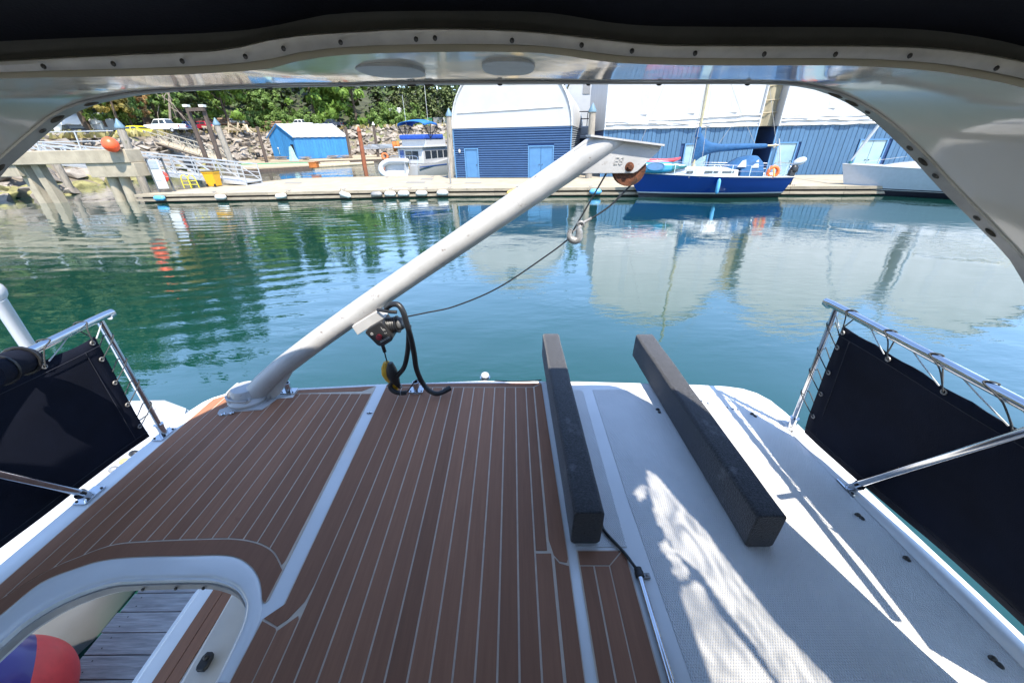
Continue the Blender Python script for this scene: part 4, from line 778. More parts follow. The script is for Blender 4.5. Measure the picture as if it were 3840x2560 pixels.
# thick black hose looped over the winch
def hose(label, pts, r, m=rubber):
    P = [wq(x, y, Y) for x, y, Y in pts]; t = bthing('hose', label, 'hose', P[-1]); MB().tube(bez(P, 6), r, 12).build('tube', m, t, 70); return t, P
Yd = D(1600, 1478).y
h1, P = hose('thick black hose looped over the winch, longer end bent to the right on the deck', [(690, 192, 1.90), (760, 145, 1.88), (850, 152, 1.87), (912, 240, 1.86), (962, 400, 1.86), (1018, 600, 1.87), (1058, 800, 1.89), (1085, 980, 1.92), (1150, 1140, 1.95), (1240, 1258, 1.945), (1340, 1308, 1.93), (1430, 1288, 1.945), (1505, 1245, 1.97)], .0155)
d_ = (P[-1]-P[-2]).normalized(); MB().tube([P[-1]-d_*.03, P[-1]+d_*.012], .0175, 12).build('end_cuff', rubber, h1, 40)
h2, P = hose('thick black hose hanging left of the longer one, curled back on the deck', [(985, 420, 1.90), (985, 560, 1.905), (972, 750, 1.92), (930, 950, 1.93), (850, 1060, 1.94), (770, 1150, 1.94), (742, 1210, 1.935), (775, 1268, 1.93), (860, 1300, 1.925), (955, 1294, 1.93)], .0145)
b = MB(); b.torus(wq(885, 1300, 1.925), .0150, .0012, 16, 5, (1, 0, .1)); b.build('tape_band', cord_w, h2, 60)
hose('short black hose piece across the top of the winch', [(580, 215, 1.90), (650, 225, 1.885), (740, 240, 1.875), (830, 245, 1.875)], .0095)
# remote control on its lead
b_r = wq(850, 1260, 2.0); rc = bthing('winch_remote', 'yellow and black hand control hanging below the winch', 'remote control', b_r)
def rpt(x, y, dy=0): return wq(x, y, 1.955)+Vector((0, dy, 0))
b = MB(); ax = [(700, 895, .018), (706, 960, .034), (724, 1030, .042), (756, 1100, .036), (795, 1170, .020), (830, 1240, .012), (838, 1262, .008)]
b.tube([rpt(x-8, y) for x, y, _ in ax], [q for *_, q in ax], 12, sq=.8); b.build('yellow_shell', yellow_p, rc, 60)
b = MB(); b.tube([rpt(x+50, y, -.010) for x, y, _ in ax[:5]]+[rpt(875, 1225, -.004)], [q*.9 for *_, q in ax[:5]]+[.010], 12, sq=.8); b.build('black_shell', plastic, rc, 60)
MB().tube([wq(640, 660, 1.93), wq(672, 760, 1.94)], .011, 12).build('cable_gland', rubber, rc, 50)
MB().tube(bez([wq(665, 750, 1.94), wq(685, 830, 1.95), wq(705, 900, 1.955)], 5), .0042, 8).build('lead', rubber, rc, 60)
MB().ell(rpt(885, 1205, -.006), (.010, .010, .009), 12, 6).build('cap', galv, rc, 50)
# sockets on the stern
for (x, y), lb in (((1085, 1470), 'stainless socket on a square plate right of the davit foot'), ((1563, 1466), 'stainless socket on a white pad beside the hoses')):
    p = D(x, y, .006); s_ = bthing('deck_socket', lb, 'socket', p)
    b = MB(); b.prism([(-.045, -.03), (.045, -.03), (.045, .03), (-.045, .03)], 0, .005, (), lambda u, v, z: p+Vector((u, v, z+.007))); b.build('plate', steel, s_, bevel=.002)
    b = MB(); b.lathe(p+Vector((0, 0, .01)), [(.019, 0), (.019, .05), (.021, .052), (.021, .062), (.0165, .062), (.0165, .01)], 18, 'Z', False); b.build('cup', steel, s_, 40)
    for sx in (-.034, .034): MB().ell(p+Vector((sx, -.018, .014)), (.005, .005, .003), 8, 4).build('screw', dark_metal, s_)
MB().prism([(p.x, p.y) for p in (D(x, y) for x, y in ((1540, 1478), (1545, 1455), (1558, 1448), (1580, 1448), (1588, 1462), (1584, 1474), (1565, 1481)))], .0064, .0095, (), zz()).build('socket_pad', white, yacht)
MB().prism([(p.x, p.y) for p in (D(x, y) for x, y in ((1040, 1497), (1050, 1470), (1072, 1459), (1118, 1458), (1100, 1494)))], .0064, .0095, (), zz()).build('socket_pad', white, yacht)
MB().tube(bez([wq(955, 1292, 1.93), wq(1000, 1240, 1.95), wq(1060, 1150, 1.98), wq(1105, 1128, 2.0), wq(1125, 1170, 1.99)], 5), .0038, 6).build('lead_wire', rubber, h2, 60)
# stern line: black cord along the stern, with ring, and a small white light
pts = [D(1855, 1427, .03), D(1920, 1430, .02), D(1985, 1428, .03), D(2030, 1424, .06)]
wire('stern_rope', 'thin black cord stretched along the stern edge to the left carpeted bunk', pts, .004, rubber, 'rope')
p = D(1818, 1425, .0)+Vector((0, .03, .02)); t = bthing('stern_light', 'small white dome light on the stern edge', 'light', p); b = MB(); b.ell(p, (.03, .03, .022), 14, 6); b.build('dome', hull_white, t, 60); MB().lathe(p+Vector((0, 0, -.03)), [(.036, 0), (.036, .015)], 16).build('ring', steel, t, 40)

# ------------------------------------------------------------------ carpeted dinghy bunks
def bunk(x0, x1, xf0, xf1, y0, y1, h, label, group):
    t = bthing('dinghy_bunk', label, 'bunk', ((x0+x1)/2, y0, -H+.004), group)
    b = MB(); n_ = 26; rings = []
    for k in range(n_+1):
        u = k/n_; y = y0+(y1-y0)*u; a, c = x0+(xf0-x0)*u, x1+(xf1-x1)*u; r_ = .012
        sec = [(a+r_, 0), (c-r_, 0), (c, r_), (c, h*.5), (c, h-r_), (c-r_, h), (a+r_, h), (a, h-r_), (a, h*.5), (a, r_)]
        rings.append([Vector((x+.0025*noise.noise(Vector((x*9, y*7, z*9))), y, -H+.004+z+.004*noise.noise(Vector((x*6, y*3, z*5+9))))) for x, z in sec])
    b.loft(rings, True, True); o = b.build('carpeted_beam', carpet, t, bevel=.006)
    for dx, dz in ((.03, .13), (.075, .15), (.05, .07), (.09, .09)): MB().ell((x0+dx, y0-.001, -H+dz), (.003, .002, .003), 6, 4).build('staple', dark_metal, t)
    cr = MB(); cr.box((x0+x1)/2-.02, (x0+x1)/2+.02, y0+.25, y0+.29, -H+.001, -H+.01); cr.box((xf0+xf1)/2-.02, (xf0+xf1)/2+.02, 1.9, 1.94, -H+.001, -H+.01); cr.build('mounting_pad', rubber, t)
    return t
bunk(.237, .357, .225, .345, .963, 2.47, .188, 'charcoal carpeted bunk beam beside the teak, wholly in shade', 'dinghy bunks')
bunk(.932, 1.048, .905, 1.035, .948, 2.46, .188, 'charcoal carpeted bunk beam on the white deck, its far end in sunlight', 'dinghy bunks')
# chrome tube lying beside the teak, with clamp and black cable
a = D(2397, 2150, .014); c = D(2519, 2560, .014); c = a+(c-a)*1.6
t = bthing('steel_tube', 'polished steel tube lying along the right edge of the teak', 'tube', a); MB().tube([a, c], .0105, 14).build('tube', steel, t, 50)
b = MB(); b.tube([a+Vector((0, .006, 0)), a+Vector((0, -.012, 0))], .0165, 14); b.tube([a+Vector((0, .02, 0)), a+Vector((0, .008, 0))], .0145, 14); b.build('clamp', rubber, t, 40)
b = MB(); b.box(a.x+.012, a.x+.04, a.y-.012, a.y+.006, -H+.004, -H+.010); b.ell((a.x+.03, a.y-.003, -H+.011), (.006, .006, .004), 8, 4); b.build('clamp_foot', galv, t)
P = [D(2255, 1955, .012), D(2262, 1982, .010), D(2295, 2022, .010), D(2340, 2070, .012), D(2372, 2112, .014), a+Vector((0, .01, 0))]
wire('deck_cable', 'black cable running from the left bunk to the clamp on the steel tube', P, .0062, rubber, n=8)

# ------------------------------------------------------------------ finger dock, fender and the boat next to us on the port side
fd = wthing('finger_dock', 'narrow finger dock of weathered grey planks beside the yacht', 'dock', (-2.4, 1.0, .2))
y = -1.4
while y < 2.5:
    w_ = .131+rnd.uniform(-.003, .003); dx = rnd.uniform(-.012, .012)
    b = MB(); b.box(-2.885+dx, -1.98, y, y+w_-.006, .41+rnd.uniform(-.002, .002), .45); o = b.build('plank', grey_plank, fd, bevel=.003)
    for nx in (-2.80, -2.05):
        for ny in (.035, .095): MB().ell((nx+rnd.uniform(-.01, .01), y+ny, .4505), (.005, .005, .0015), 8, 3).build('nail', dark_metal, fd)
    y += w_
for x in (-2.82, -2.08): MB().box(x-.03, x+.03, -1.4, 2.5, .22, .40).build('stringer', wood_fascia, fd)
MB().box(-2.75, -2.15, -1.3, 2.4, -.2, .21).build('float', float_black, fd)
fc = Vector((-2.86, .86, .765)); bf = wthing('buoy_fender', 'large round red fender with blue end against the finger dock', 'fender', fc-Vector((0, 0, .3)))
b = MB(); ax = Vector((-.55, -.55, .62)).normalized(); rings_r = []; m3 = Vector((0, 0, 1)).rotation_difference(ax).to_matrix()
prof = [(.31*math.sin(a_), -.33*math.cos(a_)) for a_ in (.04+.1163*k_ for k_ in range(12))]
b.loft([[fc+m3 @ Vector((r_*math.cos(6.28319*k/28), r_*math.sin(6.28319*k/28), h_)) for k in range(28)] for r_, h_ in prof], True, False); b.build('red_body', buoy_red, bf, 60)
b = MB(); prof = [(.31*math.sin(a_)+.0004, -.33*math.cos(a_)) for a_ in (1.318+.11*k_ for k_ in range(11))]+[(.10, .33), (.075, .38), (.07, .44), (.03, .45)]
b.loft([[fc+m3 @ Vector((r_*math.cos(6.28319*k/28), r_*math.sin(6.28319*k/28), h_)) for k in range(28)] for r_, h_ in prof], True, True); b.build('blue_end', buoy_purple, bf, 60)
nb = wthing('neighbour_boat', 'white covered boat moored beyond the finger dock, to the left of the yacht', 'boat', (-4.2, .8, 0))
b = MB(); ring_ = [(-6.0, -3), (-3.40, -3), (-3.36, .9), (-3.12, 1.55), (-3.12, 2.6), (-3.45, 3.15), (-3.8, 3.3), (-6.0, 3.3)]
b.loft([[Vector((-4.5+(x+4.5)*.82, y*.97, -.1)) for x, y in ring_], [Vector((-4.5+(x+4.5)*.97, y, .55)) for x, y in ring_], [Vector((x, y, .98)) for x, y in ring_], [Vector((-4.5+(x+4.5)*.93, y-.06, 1.02)) for x, y in ring_]], True, True); b.build('hull', hull_white, nb, 40)
b = MB(); b.tube([Vector((p[0]+.02, p[1]+.01, .88)) for p in ring_], .035, 8); b.build('rub_rail', hull_grey, nb, 50)
b = MB(); rows = []
for j in range(15):
    v = j/14; rows.append([Vector((-5.8+2.1*u, -1.5+4.6*v, 1.03+.30*math.sin(math.pi*min(1, u*1.05))*math.sin(math.pi*min(1, v*1.02))**.5+.05*noise.noise(Vector((u*5, v*9, 2)))+.03*noise.noise(Vector((u*14, v*20, 5))))) for u in (k/14 for k in range(15))])
b.loft(rows, False); b.build('boat_cover', vinyl_fold, nb, 60)
a = WY(-10, 1120, 2.6); c = WY(150, 1365, 2.75)
b = MB(); b.tube([a, c], .045, 12); b.build('mast_pole', hull_white, nb, 50); MB().ell(a+Vector((-.03, 0, .05)), (.09, .09, .09), 12, 8).build('mast_lamp', hull_white, nb, 60)
for k, (x, y) in enumerate(((430, 1760), (470, 1730), (505, 1700), (548, 1668))):
    p = Wz(x, y, 1.1); MB().ell(p, (.05, .03, .03), 8, 5).build('deck_fitting', (galv, fender_y, rubber, hull_grey)[k], nb, 50)
P = [Vector((-1.98, 1.52, 1.02)), Vector((-2.02, 1.3, .75)), Vector((-2.06, 1.0, .5)), Vector((-2.05, .85, .47))]
t = wthing('mooring_line', 'dark blue mooring line from the side step down to the finger dock', 'rope', P[-1]); MB().tube(bez(P, 6), .012, 8).build('rope', rope_blue, t, 70)
# ------------------------------------------------------------------ main floating dock
ZD = 0.5
NE = [(-25.6, 27.3), (-16, 27.1), (-4, 27.2), (7, 26.1), (20, 24.5), (34, 22.8)]
dock = wthing('floating_dock', 'long tan floating dock with timber edge in front of the boathouses', 'dock', (0, 28, 0))
outl = NE+[(36, 34), (22, 36), (7, 38), (-8, 38.6), (-20.3, 38.0), (-22.2, 34.2)]
MB().prism(outl, ZD-.10, ZD).build('deck', wood_tan, dock)
MB().prism([(x*0.995+.05, y+.22) for x, y in NE]+[(35, 33.6), (22, 35.6), (7, 37.6), (-8, 38.2), (-20, 37.6), (-21.8, 34.2)], -.35, ZD-.10).build('float', float_black, dock)
def along(P, s):
    for a, c in zip(P, P[1:]):
        a, c = Vector((*a, 0)), Vector((*c, 0)); L = (c-a).length
        if s <= L: return a.lerp(c, s/L), (c-a).normalized()
        s -= L
    return c, (c-a).normalized()
TL = sum((Vector(c)-Vector(a)).length for a, c in zip(NE, NE[1:]))
s = 0.0
while s < TL-1:
    e = min(s+3.05, TL-.01); a, d = along(NE, s+.01); c, _ = along(NE, e-.01); out_ = Vector((d.y, -d.x, 0))
    for z0, w_, h_, m in ((ZD-.05, .12, .16, wood_fascia), (ZD-.33, .16, .15, wood_fascia)):
        q = MB(); q.bar(a+out_*.07+Vector((0, 0, z0)), c+out_*.07+Vector((0, 0, z0)), w_, h_); q.build('edge_timber', m, dock)
    s = e
for a, c in (((-25.6, 27.3), (-22.2, 34.2)), ((-22.2, 34.2), (-20.3, 38.0)), ((-20.3, 38.0), (-8, 38.6))):
    q = MB(); q.bar(Vector((*a, ZD-.06)), Vector((*c, ZD-.06)), .14, .18); q.build('edge_timber', wood_fascia, dock)
for k, px in enumerate((850, 1098, 1320, 1480, 1545, 1605, 1690, 1938, 2215, 1335, 1540, 2600, 3010)):
    y_ = 716 if px < 1200 else 705
    p = Wz(px, y_, ZD); s_ = min((i*.1 for i in range(int(TL*10))), key=lambda q: (along(NE, q)[0]-Vector((p.x, p.y, 0))).length); p, d = along(NE, s_); p = p+Vector((-d.y, d.x, 0))*(.35 if k < 9 else 9.6 if k < 11 else .4)+Vector((0, 0, ZD))
    b = MB(); b.tube([p-d*.17+Vector((0, 0, .10)), p-d*.06+Vector((0, 0, .085)), p+d*.06+Vector((0, 0, .085)), p+d*.17+Vector((0, 0, .10))], .022, 6); b.tube([p-d*.05, p-d*.05+Vector((0, 0, .085))], .022, 6); b.tube([p+d*.05, p+d*.05+Vector((0, 0, .085))], .022, 6); b.build('cleat', galv, dock, 50)
def fender(px, py, m, label, tilt=0, L=.34, vert=False):
    p = Wz(px, py, .28); s_ = min((i*.1 for i in range(int(TL*10))), key=lambda q: (along(NE, q)[0]-Vector((p.x, p.y, 0))).length); p, d = along(NE, s_); p = p+Vector((d.y, -d.x, 0))*.27+Vector((0, 0, .30))
    ax = Vector((d.x, d.y, tilt)).normalized(); t = wthing('dock_fender', label, 'fender', p-Vector((0, 0, .2)))
    b = MB(); b.tube([p+ax*L*q for q in (-1.15, -1.08, -.9, -.7, 0, .7, .9, 1.08, 1.15)], [.03, .05, .13, .165, .17, .165, .13, .05, .03], 12); b.build('body', m, t, 60)
    b = MB(); [b.tube([p+ax*L*q, p+ax*L*q*.9+Vector((-d.y, d.x, 0))*.25+Vector((0, 0, .24))], .012, 5) for q in (-1.1, 1.1)]; b.build('rope', rubber, t, 60)
for px, py, m, lb, ti in ((590, 746, fender_b, 'blue fender at the left end of the long dock', 0), (852, 736, fender_w, 'white fender below the yellow bin on the dock edge', 0), (1102, 724, fender_w, 'white fender on the dock edge in front of the open water by the hut', .1), (1322, 722, fender_w, 'tilted white fender left of the row of dock fenders', -.35), (1428, 722, galv, 'grey fender first in the dock row, before the cruiser', 0), (1485, 718, fender_w, 'white fender second in the dock row, before the cruiser', 0), (1545, 712, fender_w, 'white fender third in the dock row, before the cruiser', 0), (1605, 710, fender_w, 'white fender at the right end of the dock row before the cruiser', 0), (1693, 698, fender_w, 'white fender at the left corner of the corrugated boathouse', 0), (1940, 698, fender_y, 'yellowish fender on the dock before the double doors', .3), (2222, 703, fender_b, 'blue fender on the dock right of the corrugated boathouse', 0)): fender(px, py, m, lb, ti)
for (x0, x1, y0, y1), lb in (((1520, 1590, 681, 687), 'long dark mat on the dock before the cruiser'), ((1575, 1620, 668, 674), 'dark mat on the dock behind the long mat'), ((1065, 1125, 684, 688), 'dark patch of matting on the dock right of the gangway foot'), ((1740, 1800, 684, 688), 'dark mat on the dock before the single blue door')):
    q = [Wz(x, y, ZD+.012) for x, y in ((x0, y1), (x1, y1), (x1+8, y0), (x0+8, y0))]; t = wthing('rubber_mat', lb, 'mat', (q[0].x, q[0].y, ZD+.004)); b = MB(); b.prism([(p.x, p.y) for p in q], ZD+.004, ZD+.016); b.build('mat', M('mat_grey', (.22, .21, .19), .9), t)

# ------------------------------------------------------------------ pilings
def pile(px0, py0, px1, py1, Y, r_, m, cap, label, zb=-1.5, name='piling'):
    top = WY(px0, py0, Y); bot = WY(px1, py1, Y); dv_ = (top-bot); bot = bot+dv_*((zb-bot.z)/dv_.z) if dv_.z else bot
    t = wthing(name, label, 'piling', (bot.x, bot.y, 0)); b = MB()
    b.tube([bot, bot.lerp(top, .5)+Vector((.02, 0, 0)), top], [r_*1.05, r_*1.02, r_*.95], 12); b.build('post', m, t, 50)
    if cap: c = MB(); c.lathe(top-Vector((0, 0, .02)), [(r_*1.15, -.06), (r_*1.15, .06), (.02, r_*2.1)], 12); c.build('cap', cap, t, 30)
pile(449, 476, 553, 728, 31.5, .26, pile_grey, cap_blue, 'grey piling with blue cone cap right of the orange buoy')
pile(812, 466, 866, 606, 42, .27, pile_grey, cap_blue, 'grey piling with blue cone cap left of the blue hut')
pile(1684, 432, 1690, 660, 35.2, .24, pile_grey, cap_blue, 'grey piling with blue cap at the left corner of the corrugated boathouse')
pile(2222, 416, 2206, 668, 32.9, .26, pile_grey, cap_blue, 'grey piling with blue cap between the corrugated and the striped boathouses')
pile(1346, 492, 1367, 622, 62, .30, pile_red, pile_red, 'rusty red piling standing in the water right of the blue hut')
pile(963, 475, 992, 580, 75, .26, pile_dark, None, 'dark piling behind the left corner of the blue hut')
pile(1295, 476, 1308, 552, 88, .28, pile_dark, None, 'dark piling behind the logs, left of the rusty red piling')
pile(1400, 468, 1411, 540, 92, .28, pile_dark, fender_w, 'dark piling with pale top right of the rusty red piling')
pile(1680, 590, 1688, 668, 30.5, .06, galv, None, 'thin grey post on the dock left of the corrugated boathouse', .45)
t = wthing('leaning_pilings', 'pair of leaning dark pilings joined by a beam at the top', 'piling', (WY(770, 600, 46).x, 46, 0))
for (a, c), lb in ((((700, 402), (775, 598)), 0), (((760, 402), (812, 560)), 1)):
    p, q = WY(*a, 46), WY(*c, 46); MB().tube([q+(q-p)*.3, p], [.24, .2], 10).build('piling_post', pile_dark, t, 50); MB().box(p.x-.24, p.x+.24, p.y-.24, p.y+.24, p.z, p.z+.22).build('post_cap', fender_w, t)
p, q = WY(705, 412, 45.7), WY(765, 410, 45.7); b = MB(); b.bar(p, q, .22, .3); b.build('cross_beam', pile_dark, t)

# ------------------------------------------------------------------ concrete pier on the left, its railing and buoy
pier = wthing('concrete_pier', 'concrete pier on slanted square piles at the left edge', 'pier', (-30, 29, 0))
e0, e1 = WY(455, 528, 27.6), WY(445, 562, 27.6); l0, l1 = WY(-330, 550, 27.6), WY(-330, 590, 27.6)
zt = 3.25; zb_ = 2.45
b = MB(); b.box(-52, e0.x, 27.5, 28.7, zb_, zt); b.build('deck_beam', concrete, pier, bevel=.04)
for x0, x1, zz0 in ((-36.1, -33.0, 1.75), (-28.3, e0.x+.1, 1.6)): b = MB(); b.box(x0, x1, 27.6, 28.6, zz0, zb_-.003); b.build('pile_cap', concrete, pier, bevel=.03)
for (ax_, ay), (bx_, by) in (((85, 622), (180, 768)), ((140, 615), (228, 758)), ((398, 605), (462, 768)), ((440, 600), (508, 772))):
    p, q = WY(ax_, ay, 28.2), WY(bx_, by, 28.2); q = q+(q-p)*.5; b = MB()
    if ax_ < 200: b.bar(p, q, .50, .50, (0, 1, 0))
    else: b.tube([p, q], .30, 12)
    b.build('pile', concrete, pier, 40)
rz_ = zt+1.05
for k in range(9):
    x = -50+k*2.75
    if x < e0.x-.1: MB().bar((x-.12, 27.65, zt), (x+.0, 27.65, rz_), .06, .06).build('rail_post', alu_grey, pier)
for z in (zt+.5, rz_): MB().tube([(-52, 27.65, z), (e0.x-.3, 27.65, z)], .03, 6).build('rail_bar', alu_grey, pier)
pb_ = WY(415, 543, 27.2); t = wthing('orange_buoy', 'round orange buoy hanging on the end of the concrete pier', 'buoy', pb_-Vector((0, 0, .4))); b = MB(); b.ell(pb_, (.44, .42, .44), 18, 10); b.build('ball', orange_buoy, t, 60); MB().tube([pb_+Vector((0, .05, .4)), pb_+Vector((.1, .4, .75))], .02, 5).build('rope', rubber, t)
p0 = WY(225, 645, 33.5); pile(205, 600, 262, 705, 33.5, .24, pile_grey, None, 'short weathered piling between the pier piles'); 

# ------------------------------------------------------------------ gangways
def gangway(name, label, a, c, wdt, hgt, nseg, m, cat='gangway', rails=3, old=False):
    t = wthing(name, label, cat, c); a, c = Vector(a), Vector(c); d = (c-a).normalized(); sd = Vector((d.y, -d.x, 0)).normalized()*wdt/2; up = Vector((0, 0, hgt))
    MB().bar(a, c, wdt, .08).build('walkway', m if not old else lumber, t)
    for s_ in (-1, 1):
        o_ = sd*s_
        MB().bar(a+o_+up, c+o_+up, .09, .09).build('hand_rail', m, t); MB().bar(a+o_-Vector((0, 0, .12)), c+o_-Vector((0, 0, .12)), .10, .16).build('bottom_chord', m if not old else pile_dark, t)
        for k in range(1, rails+1): MB().bar(a+o_+up*k/(rails+1), c+o_+up*k/(rails+1), .045, .045).build('guard_bar', m, t)
        for k in range(nseg+1):
            p = a.lerp(c, k/nseg)+o_; MB().bar(p, p+up, .06, .06, tuple(d)).build('post', m, t)
            if k < nseg:
                q = a.lerp(c, (k+1)/nseg)+o_
                MB().bar(p+up if k % 2 == 0 or not old else p, q if k % 2 == 0 or not old else q+up, .05, .05, (0, 1, 0)).build('brace', m, t)
    return t
g1 = gangway('gangway', 'long aluminium gangway sloping from the pier down to the dock', (-44.5, 36.5, 3.0), (-21.0, 33.2, .72), 1.7, 1.25, 12, alu_grey)
b = MB(); b.prism([(-21.2, 32.3), (-19.7, 32.1), (-19.7, 33.9), (-21.2, 34.1)], ZD+.004, ZD+.03); b.build('toe_plate', alu_grey, g1)
gangway('old_ramp', 'old timber ramp with pipe railing sloping down to the work float', tuple(WY(575, 524, 60)), tuple(WY(835, 602, 52)), 1.6, 1.1, 9, M('old_pipe', (.40, .36, .28), .7), 'ramp', 1, True)

# ------------------------------------------------------------------ safety board, bin, ladder on the dock
p0, p1 = Wz(600, 722, ZD), Wz(655, 718, ZD); t = wthing('life_ring_station', 'grey notice board with life ring beside the gangway', 'notice board', p0)
d = (p1-p0); ht = 2.15
def bp(u, z, dy=0): return p0+d*u+Vector((0, dy, z))
for u in (0, 1): b = MB(); b.bar(bp(u, 0), bp(u, ht), .09, .09, (1, 0, 0)); b.build('post', board_dark, t)
b = MB(); b.bar(bp(-.1, ht+.03), bp(1.1, ht+.03), .35, .05); b.build('hood', board_dark, t)
b = MB(); b.box(0, d.length-.1, -.02, .02, .25, ht-.05); b.v = [p0+Vector((v.x+.05, v.y-.01, v.z)) for v in b.v]; b.build('panel', board_grey, t)
b = MB(); b.box(.08, d.length-.14, 0, .012, ht-.62, ht-.12); b.v = [p0+Vector((v.x, v.y-.06, v.z)) for v in b.v]; b.build('notice', M('notice_blue', (.30, .36, .44), .5), t)
b = MB(); [b.box(.14, d.length-.2-.1*(k % 2), 0, .004, ht-.22-.09*k, ht-.19-.09*k) for k in range(4)]; b.v = [p0+Vector((v.x, v.y-.066, v.z)) for v in b.v]; b.build('notice_lines', hull_white, t)
for z, m, s_ in ((.45, fender_w, .32), (.92, fender_w, .22)): b = MB(); b.box(.1, .1+s_*2, 0, .01, z-s_*.6, z+s_*.6); b.v = [p0+Vector((v.x, v.y-.055, v.z)) for v in b.v]; b.build('notice', m, t)
b = MB(); b.torus(p0+d*.72+Vector((0, -.14, 1.0)), .30, .085, 22, 8, 'Y'); b.build('life_ring', M('ring_red', (.70, .05, .03), .5), t, 60)
b = MB(); [b.torus(p0+d*.72+Vector((.30*math.cos(a), -.14, 1.0+.30*math.sin(a))), .088, .012, 10, 5, (-math.sin(a), 0, math.cos(a))) for a in (0, 1.57, 3.14, 4.71)]; b.build('ring_band', hull_white, t, 60)
p = Wz(808, 700, ZD); t = wthing('yellow_bin', 'yellow wheeled bin with dark lid at the foot of the gangway', 'bin', p); b = MB(); b.loft([[p+Vector((x*s_, y*s_, z)) for x, y in ((-.42, -.4), (.42, -.4), (.42, .4), (-.42, .4))] for s_, z in ((.82, .06), (.98, 1.0), (1.06, 1.0), (1.06, 1.08))], True, True); b.build('body', fender_y if False else yellow_p, t, bevel=.03)
b = MB(); b.box(p.x-.46, p.x+.46, p.y-.44, p.y+.44, p.z+1.085, p.z+1.16); b.build('lid', M('bin_lid', (.12, .10, .05), .6), t, bevel=.02)
for s_ in (-1, 1): MB().lathe((p.x+s_*.3, p.y-.36, p.z+.12), [(.12, -.04), (.12, .04)], 14, 'X').build('wheel', rubber, t, 40)
a = Wz(692, 706, ZD); t = wthing('yellow_ladder', 'yellow hooped boarding ladder at the dock edge near the gangway', 'ladder', a)
for k in range(2):
    o_ = Vector((k*.62, -.1*k, 0)); MB().tube(bez([a+o_, a+o_+Vector((.02, 0, .7)), a+o_+Vector((.18, .1, .92)), a+o_+Vector((.36, .2, .7)), a+o_+Vector((.44, .25, -.1))], 5), .035, 7).build('hoop', car_yellow, t, 60)
b = MB(); [b.bar(a+Vector((.05, .02, z)), a+Vector((1.05, .1, z)), .04, .04) for z in (.25, .5)]; b.build('rung', car_yellow, t)

